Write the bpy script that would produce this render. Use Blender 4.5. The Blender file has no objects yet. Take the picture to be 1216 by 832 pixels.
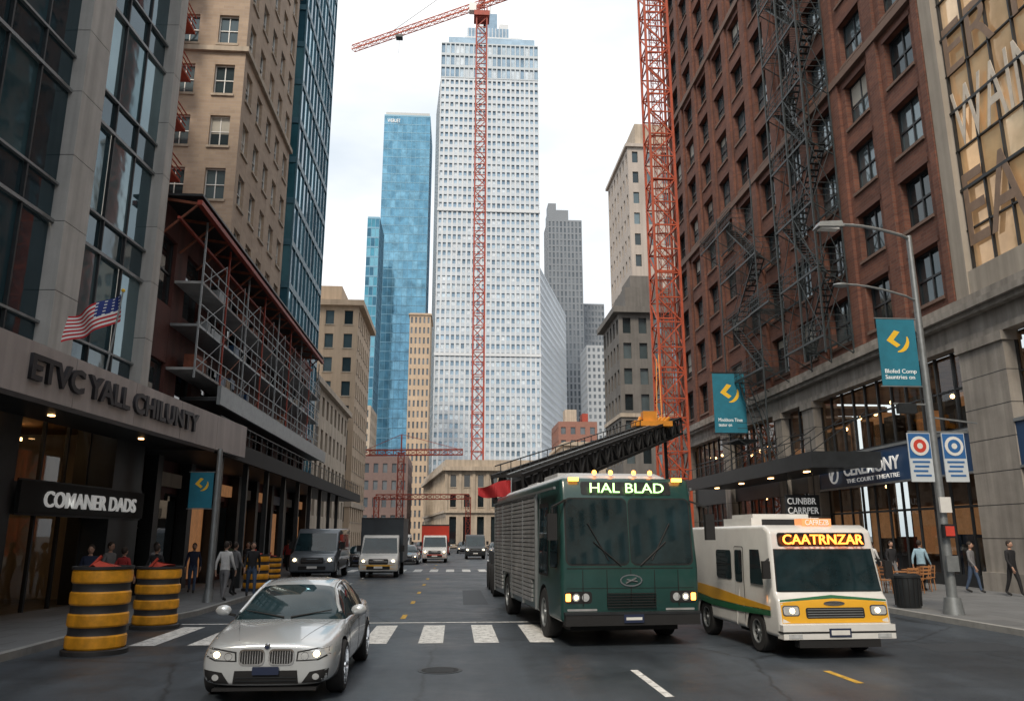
import bpy, bmesh, math, random
from mathutils import Vector, Matrix
from mathutils.bvhtree import BVHTree
rnd=random.Random(7)
sc=bpy.context.scene
COL=sc.collection
# ------------------------------------------------------------ materials
MATS={}
def mat(name,col,rough=.6,metal=0.,var=.12,scale=1.5,streak=0.,bump=0.,bscale=25.,es=0.,ecol=None,coat=0.,spec=.5,wave=0.):
    if name in MATS: return MATS[name]
    m=bpy.data.materials.new(name);m.use_nodes=True
    nt=m.node_tree;N=nt.nodes;L=nt.links
    b=N['Principled BSDF']
    b.inputs['Roughness'].default_value=rough;b.inputs['Metallic'].default_value=metal
    b.inputs['Specular IOR Level'].default_value=spec
    if coat: b.inputs['Coat Weight'].default_value=coat;b.inputs['Coat Roughness'].default_value=.04
    tc=N.new('ShaderNodeTexCoord')
    c4=(col[0],col[1],col[2],1)
    b.inputs['Base Color'].default_value=c4
    last=None
    def mult(src,lo,hi,fmin=.3,fmax=.7):
        nonlocal last
        mr=N.new('ShaderNodeMapRange');mr.inputs[1].default_value=fmin;mr.inputs[2].default_value=fmax
        mr.inputs[3].default_value=lo;mr.inputs[4].default_value=hi
        L.new(src,mr.inputs[0])
        vm=N.new('ShaderNodeVectorMath');vm.operation='SCALE'
        if last is None: vm.inputs[0].default_value=col
        else: L.new(last,vm.inputs[0])
        L.new(mr.outputs[0],vm.inputs['Scale']);last=vm.outputs[0]
    if var:
        n=N.new('ShaderNodeTexNoise');n.inputs['Scale'].default_value=scale;n.inputs['Detail'].default_value=5;n.inputs['Roughness'].default_value=.65
        L.new(tc.outputs['Object'],n.inputs['Vector']);mult(n.outputs['Fac'],1-var,1+var)
    if streak:
        mp=N.new('ShaderNodeMapping');mp.inputs['Scale'].default_value=(1.3,1.3,.06)
        n=N.new('ShaderNodeTexNoise');n.inputs['Scale'].default_value=2.;n.inputs['Detail'].default_value=4
        L.new(tc.outputs['Object'],mp.inputs[0]);L.new(mp.outputs[0],n.inputs['Vector']);mult(n.outputs['Fac'],1-streak,1+streak*.4)
    if last is not None: L.new(last,b.inputs['Base Color'])
    if bump:
        n=N.new('ShaderNodeTexNoise');n.inputs['Scale'].default_value=bscale;n.inputs['Detail'].default_value=3
        L.new(tc.outputs['Object'],n.inputs['Vector'])
        bp=N.new('ShaderNodeBump');bp.inputs['Strength'].default_value=bump;bp.inputs['Distance'].default_value=.02 if not wave else wave
        L.new(n.outputs['Fac'],bp.inputs['Height']);L.new(bp.outputs[0],b.inputs['Normal'])
    if es:
        e=ecol or col
        b.inputs['Emission Color'].default_value=(e[0],e[1],e[2],1);b.inputs['Emission Strength'].default_value=es
    MATS[name]=m
    return m
def brickmat(name,c1,c2,mortar,bw=.5,bh=.16,var=.25):
    m=bpy.data.materials.new(name);m.use_nodes=True
    nt=m.node_tree;N=nt.nodes;L=nt.links;b=N['Principled BSDF'];b.inputs['Roughness'].default_value=.85
    tc=N.new('ShaderNodeTexCoord');sp=N.new('ShaderNodeSeparateXYZ');L.new(tc.outputs['Object'],sp.inputs[0])
    ad=N.new('ShaderNodeMath');L.new(sp.outputs[0],ad.inputs[0]);L.new(sp.outputs[1],ad.inputs[1])
    cb=N.new('ShaderNodeCombineXYZ');L.new(ad.outputs[0],cb.inputs[0]);L.new(sp.outputs[2],cb.inputs[1])
    br=N.new('ShaderNodeTexBrick');br.inputs['Scale'].default_value=1;br.inputs['Brick Width'].default_value=bw;br.inputs['Row Height'].default_value=bh
    br.inputs['Mortar Size'].default_value=.012;br.inputs['Color1'].default_value=(*c1,1);br.inputs['Color2'].default_value=(*c2,1);br.inputs['Mortar'].default_value=(*mortar,1)
    L.new(cb.outputs[0],br.inputs['Vector'])
    n=N.new('ShaderNodeTexNoise');n.inputs['Scale'].default_value=.35;n.inputs['Detail'].default_value=7;n.inputs['Roughness'].default_value=.7
    L.new(tc.outputs['Object'],n.inputs['Vector'])
    mr=N.new('ShaderNodeMapRange');mr.inputs[1].default_value=.3;mr.inputs[2].default_value=.7;mr.inputs[3].default_value=1-var;mr.inputs[4].default_value=1+var
    L.new(n.outputs['Fac'],mr.inputs[0])
    vm=N.new('ShaderNodeVectorMath');vm.operation='SCALE';L.new(br.outputs['Color'],vm.inputs[0]);L.new(mr.outputs[0],vm.inputs['Scale'])
    L.new(vm.outputs[0],b.inputs['Base Color'])
    bp=N.new('ShaderNodeBump');bp.inputs['Strength'].default_value=.4;bp.inputs['Distance'].default_value=.01
    L.new(br.outputs['Fac'],bp.inputs['Height']);bp.invert=True;L.new(bp.outputs[0],b.inputs['Normal'])
    MATS[name]=m;return m
def thin_glass(name,tint=(.8,.85,.85)):
    m=bpy.data.materials.new(name);m.use_nodes=True
    nt=m.node_tree;N=nt.nodes;L=nt.links;N.clear()
    o=N.new('ShaderNodeOutputMaterial');mx=N.new('ShaderNodeMixShader');tr=N.new('ShaderNodeBsdfTransparent');tr.inputs[0].default_value=(*tint,1)
    gl=N.new('ShaderNodeBsdfGlossy');gl.inputs['Roughness'].default_value=.02;fr=N.new('ShaderNodeFresnel');fr.inputs[0].default_value=1.6
    L.new(fr.outputs[0],mx.inputs[0]);L.new(tr.outputs[0],mx.inputs[1]);L.new(gl.outputs[0],mx.inputs[2]);L.new(mx.outputs[0],o.inputs[0])
    MATS[name]=m;return m
def glassmats(prefix,cols,rough=.04,metal=.0,spec=.8,var=.25,bump=.25):
    return [mat('%s_%d'%(prefix,i),c,rough,metal,var=var,scale=.25,bump=bump,bscale=.5,wave=.03,spec=spec) for i,c in enumerate(cols)]
# ------------------------------------------------------------ mesh builder
class MB:
    def __init__(s): s.v=[];s.f=[];s.m=[];s.ml=[]
    def mi(s,m):
        if m not in s.ml: s.ml.append(m)
        return s.ml.index(m)
    def face(s,pts,m):
        b=len(s.v);s.v+= [tuple(p) for p in pts];s.f.append(tuple(range(b,b+len(pts))));s.m.append(s.mi(m))
    def hexa(s,p,m):
        b=len(s.v);s.v+=[tuple(q) for q in p];k=s.mi(m)
        for f in ((0,3,2,1),(4,5,6,7),(0,1,5,4),(1,2,6,5),(2,3,7,6),(3,0,4,7)):
            s.f.append(tuple(b+i for i in f));s.m.append(k)
    def box(s,x0,x1,y0,y1,z0,z1,m):
        s.hexa([(x0,y0,z0),(x1,y0,z0),(x1,y1,z0),(x0,y1,z0),(x0,y0,z1),(x1,y0,z1),(x1,y1,z1),(x0,y1,z1)],m)
    def fbox(s,P,U,u0,u1,n0,n1,z0,z1,m):
        N=(U[1],-U[0])
        def q(u,n,z): return (P[0]+U[0]*u+N[0]*n,P[1]+U[1]*u+N[1]*n,z)
        s.hexa([q(u0,n1,z0),q(u1,n1,z0),q(u1,n0,z0),q(u0,n0,z0),q(u0,n1,z1),q(u1,n1,z1),q(u1,n0,z1),q(u0,n0,z1)],m)
    def fquad(s,P,U,u0,u1,n,z0,z1,m,tilt=0):
        N=(U[1],-U[0])
        def q(u,z,nn): return (P[0]+U[0]*u+N[0]*nn,P[1]+U[1]*u+N[1]*nn,z)
        s.face([q(u0,z0,n),q(u1,z0,n+tilt),q(u1,z1,n+tilt),q(u0,z1,n)],m)
    def prism(s,pts,z0,z1,m):
        n=len(pts)
        s.face([(p[0],p[1],z1) for p in pts],m);s.face([(p[0],p[1],z0) for p in reversed(pts)],m)
        for i in range(n):
            a=pts[i];b=pts[(i+1)%n];s.face([(a[0],a[1],z0),(b[0],b[1],z0),(b[0],b[1],z1),(a[0],a[1],z1)],m)
    def cyl(s,p0,p1,r0,r1,n,m,caps=True,ph=0):
        p0=Vector(p0);p1=Vector(p1);d=(p1-p0)
        if d.length<1e-6:return
        d.normalize();a=Vector((0,0,1)) if abs(d.z)<.9 else Vector((1,0,0))
        u=d.cross(a).normalized();w=d.cross(u)
        b=len(s.v);k=s.mi(m)
        for p,r in ((p0,r0),(p1,r1)):
            for i in range(n):
                t=2*math.pi*i/n+ph;s.v.append(tuple(p+u*math.cos(t)*r+w*math.sin(t)*r))
        for i in range(n):
            j=(i+1)%n;s.f.append((b+i,b+j,b+n+j,b+n+i));s.m.append(k)
        if caps:
            s.f.append(tuple(b+n+i for i in range(n)));s.m.append(k);s.f.append(tuple(b+n-1-i for i in range(n)));s.m.append(k)
    def beam(s,p0,p1,r,m): s.cyl(p0,p1,r,r,4,m,ph=math.pi/4)
    def rev(s,c,axis,prof,n,m):
        c=Vector(c);d=Vector(axis).normalized();a=Vector((0,0,1)) if abs(d.z)<.9 else Vector((1,0,0))
        u=d.cross(a).normalized();w=d.cross(u);b=len(s.v);k=s.mi(m);q=len(prof)
        for i in range(n):
            t=2*math.pi*i/n
            for r,h in prof: s.v.append(tuple(c+d*h+(u*math.cos(t)+w*math.sin(t))*r))
        for i in range(n):
            j=(i+1)%n
            for e in range(q-1):
                s.f.append((b+i*q+e,b+j*q+e,b+j*q+e+1,b+i*q+e+1));s.m.append(k)
    def ball(s,c,r,m,n=8,sc=(1,1,1)):
        b=len(s.v);k=s.mi(m);c=Vector(c)
        for i in range(n+1):
            ph=math.pi*i/n
            for j in range(2*n):
                t=math.pi*j/n;s.v.append((c.x+r*sc[0]*math.sin(ph)*math.cos(t),c.y+r*sc[1]*math.sin(ph)*math.sin(t),c.z+r*sc[2]*math.cos(ph)))
        for i in range(n):
            for j in range(2*n):
                jj=(j+1)%(2*n);s.f.append((b+i*2*n+j,b+(i+1)*2*n+j,b+(i+1)*2*n+jj,b+i*2*n+jj));s.m.append(k)
    def lattice(s,p0,p1,w,bay,r,m,rd=None,wz=None):
        p0=Vector(p0);p1=Vector(p1);d=p1-p0;Ln=d.length;d.normalize()
        a=Vector((0,0,1)) if abs(d.z)<.7 else Vector((1,0,0))
        u=d.cross(a).normalized();v=u.cross(d).normalized();rd=rd or r*.6;h2=(wz or w)/2
        cs=[u*sx*w/2+v*sy*h2 for sx,sy in ((-1,-1),(1,-1),(1,1),(-1,1))]
        for c in cs: s.beam(p0+c,p1+c,r,m)
        n=max(1,int(Ln/bay))
        for i in range(n+1):
            q=p0+d*(Ln*i/n)
            for k in range(4):
                s.beam(q+cs[k],q+cs[(k+1)%4],rd,m)
                if i<n:
                    q2=p0+d*(Ln*(i+1)/n)
                    a_,b_=(k,(k+1)%4) if i%2 else ((k+1)%4,k)
                    s.beam(q+cs[a_],q2+cs[b_],rd,m)
    def obj(s,name,parent=None,loc=(0,0,0),rot=0,smooth=False,ang=35,bevel=0):
        me=bpy.data.meshes.new(name);me.from_pydata(s.v,[],s.f)
        for m in s.ml: me.materials.append(m)
        me.polygons.foreach_set('material_index',s.m);me.update()
        o=bpy.data.objects.new(name,me);COL.objects.link(o)
        o.location=loc;o.rotation_euler=(0,0,rot)
        if smooth:
            me.shade_smooth();me.set_sharp_from_angle(angle=math.radians(ang))
        if parent: o.parent=parent
        return o
def empty(name,loc=(0,0,0),rot=0):
    o=bpy.data.objects.new(name,None);COL.objects.link(o);o.location=loc;o.rotation_euler=(0,0,rot);o.empty_display_size=.3;return o
def text(name,s,P,U,z,w,h,m,parent=None,ext=.03,off=0.,tiltn=0):
    cu=bpy.data.curves.new(name+'_c','FONT');cu.body=s;cu.extrude=.02;cu.offset=off;cu.resolution_u=3
    t=bpy.data.objects.new(name+'_t',cu);COL.objects.link(t)
    bpy.context.view_layer.update()
    me=bpy.data.meshes.new_from_object(t.evaluated_get(bpy.context.evaluated_depsgraph_get()))
    bpy.data.objects.remove(t)
    xs=[v.co.x for v in me.vertices];ys=[v.co.y for v in me.vertices];zs=[v.co.z for v in me.vertices]
    sx=w/(max(xs)-min(xs));sy=h/(max(ys)-min(ys));sz=ext/max(1e-6,(max(zs)-min(zs)))
    N=(U[1],-U[0]);x0=min(xs);y0=min(ys);z0=min(zs)
    for v in me.vertices:
        a=(v.co.x-x0)*sx;b=(v.co.y-y0)*sy;c=(v.co.z-z0)*sz+tiltn*b
        v.co=(P[0]+U[0]*a+N[0]*c,P[1]+U[1]*a+N[1]*c,z+b)
    me.materials.clear();me.materials.append(m)
    for p in me.polygons:p.material_index=0
    o=bpy.data.objects.new(name,me);COL.objects.link(o)
    if parent:o.parent=parent
    return o
def facade(mb,P,U,W,z0,z1,nc,nr,wx,wz,rec,wall,gl,zoff=.45,edge=0,frame=None,fw=.06,rail=0,mull=0,sill=None,span=None,blind=None,bp=0.,pier=None,r=rnd,lintel=None):
    span=span or wall;pier=pier or wall
    cw=(W-2*edge)/nc;ch=(z1-z0)/nr;ww=cw*wx;wh=ch*wz;g=(cw-ww)/2
    for i in range(nc+1):
        u0=edge+i*cw-g if i>0 else .003;u1=edge+i*cw+g if i<nc else W-.003
        if u1-u0>.01: mb.fbox(P,U,u0,u1,-rec,0,z0,z1,pier)
    for j in range(nr+1):
        a=z0+(j-1)*ch+(ch-wh)*zoff+wh if j>0 else z0+.002
        b=z0+j*ch+(ch-wh)*zoff if j<nr else z1-.002
        if b-a>.01: mb.fbox(P,U,.006,W-.006,-rec-.02,-.006 if span is wall else -.03,a,b,span)
    for j in range(nr):
        for i in range(nc):
            u0=edge+i*cw+g;u1=u0+ww;a=z0+j*ch+(ch-wh)*zoff;b=a+wh
            m=r.choice(gl);n=-rec*.85
            mb.fquad(P,U,u0,u1,n,a,b,m,tilt=r.uniform(-.012,.012))
            if blind and r.random()<bp:
                h=wh*r.uniform(.2,.8);mb.fquad(P,U,u0,u1,n+.018,b-h,b,blind)
            if frame:
                mb.fbox(P,U,u0,u0+fw,n,n+.07,a,b,frame);mb.fbox(P,U,u1-fw,u1,n,n+.07,a,b,frame)
                mb.fbox(P,U,u0+fw,u1-fw,n,n+.065,a,a+fw,frame);mb.fbox(P,U,u0+fw,u1-fw,n,n+.065,b-fw,b,frame)
                if rail: mb.fbox(P,U,u0+fw,u1-fw,n,n+.06,a+wh*rail-fw/2,a+wh*rail+fw/2,frame)
                for k in range(mull):
                    c=u0+ww*(k+1)/(mull+1);mb.fbox(P,U,c-fw/2,c+fw/2,n,n+.055,a+fw,b-fw,frame)
            if sill: mb.fbox(P,U,u0-.08,u1+.08,-.05,.09,a-.14,a-.0,sill)
            if lintel: mb.fbox(P,U,u0-.12,u1+.12,-.05,.04,b+.0,b+.22,lintel)
def building(name,x0,x1,y0,y1,z0,z1,sides,cw,ch,wx,wz,rec,wall,gl,roofm=None,par=.6,cornice=0,obj=True,mb=None,**k):
    mb=mb or MB();roofm=roofm or wall
    nr=max(1,round((z1-z0)/ch))
    S={'W':((x0,y1),(0,-1),y1-y0),'E':((x1,y0),(0,1),y1-y0),'S':((x0,y0),(1,0),x1-x0),'N':((x1,y1),(-1,0),x1-x0)}
    for sd in 'WESN':
        P,U,W=S[sd]
        if sd in sides: facade(mb,P,U,W,z0,z1,max(1,round(W/cw)),nr,wx,wz,rec,wall,gl,**k)
        else: mb.fquad(P,U,.01,W-.01,-.02,z0,z1,wall)
    mb.box(x0+.01,x1-.01,y0+.01,y1-.01,z1+.001,z1+par,roofm)
    if cornice: mb.box(x0-cornice,x1+cornice,y0-cornice,y1+cornice,z1-.15,z1+cornice*.8,roofm)
    return mb.obj(name) if obj else mb
# ------------------------------------------------------------ palette
stoneL=mat('stone_grey',(.47,.46,.445),.75,var=.12,scale=.8,streak=.25,bump=.2)
conc=mat('concrete_pale',(.36,.36,.36),.8,var=.12,streak=.2,bump=.2)
stoneW=mat('stone_warm',(.43,.36,.285),.85,var=.15,scale=.6,streak=.25)
tan=brickmat('tan_brick',(.42,.32,.235),(.36,.27,.20),(.38,.31,.26),.6,.2,.15)
tan2=mat('tan_stone_far',(.47,.36,.26),.85,var=.12,scale=.2,streak=.15)
brick=brickmat('red_brown_brick',(.185,.072,.045),(.12,.046,.032),(.14,.09,.07),.45,.15,.3)
maroon=mat('maroon_panel',(.10,.032,.026),.7,var=.3,scale=.8,streak=.4)
dark=mat('dark_metal',(.018,.021,.024),.45,var=.3,scale=3)
darkst=mat('dark_stone',(.14,.13,.12),.85,var=.2,scale=.3,streak=.2)
black=mat('black_matte',(.012,.012,.013),.7,var=.2)
rubber=mat('rubber',(.02,.02,.021),.85,var=.2,scale=8)
redst=mat('red_steel',(.30,.04,.02),.55,var=.25,scale=1.5)
oranst=mat('orange_steel',(.42,.075,.03),.55,var=.25,scale=1.5)
ruststeel=mat('rust_steel',(.20,.06,.03),.7,var=.4,scale=3)
galv=mat('galvanised_steel',(.28,.30,.31),.45,.6,var=.15,scale=4)
fegreen=mat('fire_escape_paint',(.025,.033,.036),.5,var=.3,scale=4)
white=mat('white_paint',(.72,.72,.70),.5,var=.08,scale=3)
chrome=mat('chrome',(.75,.76,.77),.12,1.,var=0)
gdark=glassmats('glass_dark',[(.012,.018,.022),(.02,.03,.035),(.03,.042,.05),(.008,.012,.015)])
gbrick=glassmats('sash_glass',[(.05,.075,.085),(.10,.14,.155),(.03,.045,.052),(.15,.20,.22)],metal=.45,rough=.06)
gteal=glassmats('glass_teal',[(.07,.15,.18),(.05,.11,.14),(.14,.22,.25),(.03,.065,.085)],metal=.5)
gblue=glassmats('glass_blue',[(.13,.31,.44),(.11,.28,.41),(.155,.345,.475),(.12,.30,.43)],metal=.6,rough=.08,var=.4)
gcyan=glassmats('glass_cyan',[(.06,.24,.33),(.05,.18,.27),(.14,.36,.46),(.03,.12,.19)],metal=.6,rough=.06)
gpale=glassmats('glass_pale',[(.33,.44,.53),(.25,.35,.44),(.46,.55,.61),(.58,.63,.66),(.20,.29,.37)],metal=.5,rough=.15)
ggrey=glassmats('glass_grey',[(.10,.12,.14),(.14,.16,.18),(.07,.09,.11)],metal=.2,rough=.2)
blind=mat('window_blind',(.42,.40,.35),.8,var=.1)
shopglass=thin_glass('shop_glass')
inter=mat('shop_interior',(.20,.12,.07),.8,var=.5,scale=.9)
warm=mat('warm_lamp',(1,.6,.25),.5,es=9.,ecol=(1,.55,.22),var=0)
warmdim=mat('warm_glow_panel',(.34,.16,.07),.6,var=.6,scale=1.6,es=.16,ecol=(1,.45,.18))  # emission stands in for warm interior light and window reflections
navy=mat('navy_sign_paint',(.016,.055,.14),.4,var=.1)
tealb=mat('teal_banner_cloth',(.015,.17,.25),.75,var=.15,scale=2)
yel=mat('yellow_print',(.85,.52,.03),.6,var=.05)
letterw=mat('white_letter',(.8,.8,.78),.5,var=.05,es=.25)
letterd=mat('dark_letter',(.02,.02,.025),.4,var=.1)
# ------------------------------------------------------------ ground
def asphalt():
    m=bpy.data.materials.new('asphalt');m.use_nodes=True;nt=m.node_tree;N=nt.nodes;L=nt.links;b=N['Principled BSDF']
    tc=N.new('ShaderNodeTexCoord')
    def noise(sc_,det,mp=None):
        n=N.new('ShaderNodeTexNoise');n.inputs['Scale'].default_value=sc_;n.inputs['Detail'].default_value=det;n.inputs['Roughness'].default_value=.7
        if mp:
            q=N.new('ShaderNodeMapping');q.inputs['Scale'].default_value=mp;L.new(tc.outputs['Object'],q.inputs[0]);L.new(q.outputs[0],n.inputs['Vector'])
        else: L.new(tc.outputs['Object'],n.inputs['Vector'])
        return n
    def mr(src,a,b_,c,d):
        q=N.new('ShaderNodeMapRange');[setattr(q.inputs[i+1],'default_value',v) for i,v in enumerate((a,b_,c,d))];L.new(src,q.inputs[0]);return q.outputs[0]
    big=mr(noise(.25,6).outputs['Fac'],.3,.7,.62,1.35)
    trk=mr(noise(1.,5,(1.1,.05,1)).outputs['Fac'],.35,.65,.75,1.22)
    fine=mr(noise(45,3).outputs['Fac'],.3,.7,.65,1.4)
    vo=N.new('ShaderNodeTexVoronoi');vo.feature='DISTANCE_TO_EDGE';vo.inputs['Scale'].default_value=.22
    nn=noise(1.2,6);mx=N.new('ShaderNodeMix');mx.data_type='VECTOR';mx.inputs['Factor'].default_value=.25
    L.new(tc.outputs['Object'],mx.inputs[4]);L.new(nn.outputs['Color'],mx.inputs[5]);L.new(mx.outputs[1],vo.inputs['Vector'])
    crack=mr(vo.outputs['Distance'],0,.007,.4,1.)
    def mul(a,b_):
        q=N.new('ShaderNodeMath');q.operation='MULTIPLY';L.new(a,q.inputs[0]);L.new(b_,q.inputs[1]);return q.outputs[0]
    f=mul(mul(mul(big,trk),fine),crack)
    vm=N.new('ShaderNodeVectorMath');vm.operation='SCALE';vm.inputs[0].default_value=(.044,.055,.068);L.new(f,vm.inputs['Scale'])
    L.new(vm.outputs[0],b.inputs['Base Color'])
    L.new(mr(noise(.5,5).outputs['Fac'],.3,.7,.30,.62),b.inputs['Roughness'])
    bp=N.new('ShaderNodeBump');bp.inputs['Strength'].default_value=.3;bp.inputs['Distance'].default_value=.008;L.new(noise(60,3).outputs['Fac'],bp.inputs['Height']);L.new(bp.outputs[0],b.inputs['Normal'])
    return m
asph=asphalt()
paving=brickmat('paving_slabs',(.17,.175,.18),(.14,.145,.15),(.07,.07,.07),1.2,1.2,.2)
_nt=paving.node_tree
for n in list(_nt.nodes):
    if n.type=='TEX_BRICK':
        tcn=[q for q in _nt.nodes if q.type=='TEX_COORD'][0]
        _nt.links.new(tcn.outputs['Object'],n.inputs['Vector'])
groundm=mat('ground_grey',(.10,.10,.10),.9,var=.2,scale=.05)
mb=MB();mb.face([(-1500,-1500,-.008),(1500,-1500,-.008),(1500,2500,-.008),(-1500,2500,-.008)],groundm);mb.obj('ground')
mb=MB();mb.face([(-30,-120,0),(40,-120,0),(40,400,0),(-30,400,0)],asph);mb.obj('road')
def worn(name,col):
    m=mat(name,col,.7,var=.3,scale=5);nt=m.node_tree;N=nt.nodes;L=nt.links
    o=[n for n in N if n.type=='OUTPUT_MATERIAL'][0];b=N['Principled BSDF'];tr=N.new('ShaderNodeBsdfTransparent');mx=N.new('ShaderNodeMixShader')
    n=N.new('ShaderNodeTexNoise');n.inputs['Scale'].default_value=9;n.inputs['Detail'].default_value=8;n.inputs['Roughness'].default_value=.75
    tc=[q for q in N if q.type=='TEX_COORD'][0];L.new(tc.outputs['Object'],n.inputs['Vector'])
    mr=N.new('ShaderNodeMapRange');mr.inputs[1].default_value=.33;mr.inputs[2].default_value=.47;L.new(n.outputs['Fac'],mr.inputs[0])
    L.new(mr.outputs[0],mx.inputs[0]);L.new(tr.outputs[0],mx.inputs[1]);L.new(b.outputs[0],mx.inputs[2]);L.new(mx.outputs[0],o.inputs[0]);return m
linew=worn('road_paint_white',(.70,.70,.68));liney=worn('road_paint_yellow',(.60,.36,.05))
mb=MB()
def mark(x0,x1,y0,y1,m,z=.005): mb.face([(x0,y0,z),(x1,y0,z),(x1,y1,z),(x0,y1,z)],m)
x=-6.35
while x<2.3:
    mark(x,x+.5,16.9,20.2,linew);x+=1.13
mark(-6.6,2.6,20.75,20.9,linew)
for i in range(14): mark(-6.5+i*1.0,-6.0+i*1.0,49.5,53.,linew)
for y in (-8.,-2.,4.,11.2): mark(2.85,2.97,y,y+2.2,linew)
for y in (22.,28.,34,40,57,64,71,78,85): mark(2.9,3.02,y,y+2.4,linew)
for y in (0,6,12.0): mark(5.9,6.02,y,y+1.1,liney)
for y in (21.8,26.5,31.,36.,41,55,60,66,72): mark(-1.38,-1.25,y,y+1.1,liney)
for y in (24,30,36,42): mark(-4.7,-4.6,y,y+2,linew)
mark(8.3,8.42,21,48,linew)
mb.obj('road_markings')
mb=MB();mb.cyl((-.2,13.6,.0),(-.2,13.6,.006),.36,.36,28,dark);mb.cyl((-.2,13.6,.006),(-.2,13.6,.009),.30,.30,28,black)
for i in range(5): mb.box(-.42,.02,13.42+i*.085,13.45+i*.085,.0095,.012,dark)
mb.obj('manhole_cover')
patch=mat('asphalt_patch',(.036,.043,.052),.6,var=.3,scale=20,bump=.3,bscale=60)
mb=MB()
for a,b,c,d_ in ((-5.9,-4.4,22.5,27),(7.8,9.0,6,10.5),(.3,1.1,26,33),(9.,11.,15,16.2)): mb.face([(a,c,.0025),(b,c+.1,.0025),(b-.05,d_,.0025),(a+.04,d_-.1,.0025)],patch)
mb.obj('road_patches')
lp=[(-7.7,-100),(-7.7,18.5),(-6.9,23),(-6.9,34),(-8.2,37),(-8.2,96),(-8.2,97)]
mb=MB()
mb.prism([(-30,-100)]+[(p[0]-.16,p[1]) for p in lp]+[(-30,97)],0.001,.13,paving)
kerb=mat('kerb_stone',(.28,.28,.27),.8,var=.2,scale=3)
for a,b in zip(lp[:6],lp[1:7]):
    mb.prism([(a[0]-.16,a[1]),(a[0],a[1]),(b[0],b[1]),(b[0]-.16,b[1])],0.0015,.136,kerb)
mb.obj('pavement')
mb=MB();mb.prism([(12.36,-100),(40,-100),(40,96),(12.36,96)],0.001,.13,paving);mb.box(12.2,12.36,-100,96,.0015,.136,kerb);mb.obj('pavement')
# ------------------------------------------------------------ L1 glass office with canopy
k=math.hypot(.075,1);U1=(.075/k,1/k);P1=(-10.5-.075*42.3,-15.);W1=42.3*k
mb=MB()
z0=6.6;ST=4.;nf=8;zt=z0+ST*nf
u=36.5
starts=[W1-.55,u]
while u>2: u-=5.4;starts.append(u)
starts=sorted(starts)
for i,s in enumerate(starts):
    wd=.55 if s>W1-1. else 1.15
    for j in range(nf):
        mb.fbox(P1,U1,s,s+wd-.004,-.6,0,z0+j*ST+.02,z0+(j+.5)*ST-.0,stoneL);mb.fbox(P1,U1,s,s+wd-.004,-.6,0,z0+(j+.5)*ST+.02,z0+(j+1)*ST,stoneL)
    mb.fbox(P1,U1,s+.01,s+wd-.02,-.58,-.02,z0,zt,dark)
    if i<len(starts)-1:
        a=s+wd;b=starts[i+1];n=3
        for j in range(nf):
            zz=z0+j*ST
            for c in range(n):
                ua=a+(b-a)*c/n;ub=a+(b-a)*(c+1)/n
                mb.fquad(P1,U1,ua,ub,-.4,zz+1.1,zz+ST,rnd.choice(gteal),tilt=rnd.uniform(-.04,.04))
                mb.fquad(P1,U1,ua,ub,-.4,zz,zz+1.1,gteal[3],tilt=rnd.uniform(-.02,.02))
                if c: mb.fbox(P1,U1,ua-.03,ua+.03,-.4,-.3,zz,zz+ST,dark)
            mb.fbox(P1,U1,a,b,-.4,-.28,zz-.05,zz+.05,galv);mb.fbox(P1,U1,a,b,-.4,-.29,zz+1.07,zz+1.14,galv)
mb.fbox(P1,U1,0,W1-.02,-8,-.62,zt-.1,zt+.5,stoneL)
mb.fbox(P1,U1,W1-.03,W1-.01,-12,-.62,0,zt,stoneL)
mb.fbox(P1,U1,0,.1,-12,-.62,0,zt,stoneL)
mb.fbox(P1,U1,0,W1,-.9,-.05,5.6,6.6,dark)
for s in (4,12,20,28,33.6,40.3):
    mb.fbox(P1,U1,s,s+1.9,-1.0,.25,.13,5.62,dark)
mb.fbox(P1,U1,0,W1,-5,-4.9,.1,5.6,inter);mb.fbox(P1,U1,0,W1,-5,-.9,5.4,5.5,inter)
for s,e in ((5.9,12),(13.9,20),(21.9,28),(29.9,33.6),(35.5,40.3)):
    mb.fquad(P1,U1,s,e,-.6,.13,5.6,shopglass)
    n=4
    for c in range(n+1):
        q=s+(e-s)*c/n;mb.fbox(P1,U1,q-.04,q+.04,-.65,-.55,.13,5.6,dark)
    mb.fbox(P1,U1,s,e,-.66,-.54,3.35,3.5,dark);mb.fbox(P1,U1,s,e,-.68,-.5,2.65,3.35,dark)
    for c in range(4): mb.fbox(P1,U1,s+.4+c*(e-s)/4,s+.8+c*(e-s)/4,-2.6,-2.45,4.9,5.0,warm)
    for c in range(9):
        q=s+rnd.uniform(.1,.85)*(e-s);mb.fbox(P1,U1,q,q+rnd.uniform(.2,.7),-4.2,-3.2,.13,rnd.uniform(.7,2.2),rnd.choice([inter,white,redst,stoneW,dark,warmdim]))
mb.fbox(P1,U1,35.6,42.2,.3,.38,2.65,3.45,black)
mb.fbox(P1,U1,35.6,42.2,.26,.3,2.6,3.5,dark)
L1=mb.obj('glass_office_building')
sgP=(P1[0]+U1[0]*36.6+U1[1]*.385,P1[1]+U1[1]*36.6-U1[0]*.385)
text('shop_sign_text','COMANER DADS',sgP,U1,2.82,5.0,.42,letterw,L1,.05,.01)
mb=MB();Pc=(-8.8-.075*20,-5.);Wc=34.7*k
cream=mat('canopy_panel',(.42,.375,.365),.5,var=.12,scale=.7,streak=.25)
for i in range(12):
    a=i*Wc/12;b=(i+1)*Wc/12-.02;mb.fbox(Pc,U1,a,b,-.4,0,4.88,6.0,cream)
mb.fbox(Pc,U1,.01,Wc-.02,-.39,-.02,4.9,5.98,dark)
mb.fbox(Pc,U1,0.02,Wc-.03,-2.4,-.41,5.0,5.9,dark)
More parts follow.
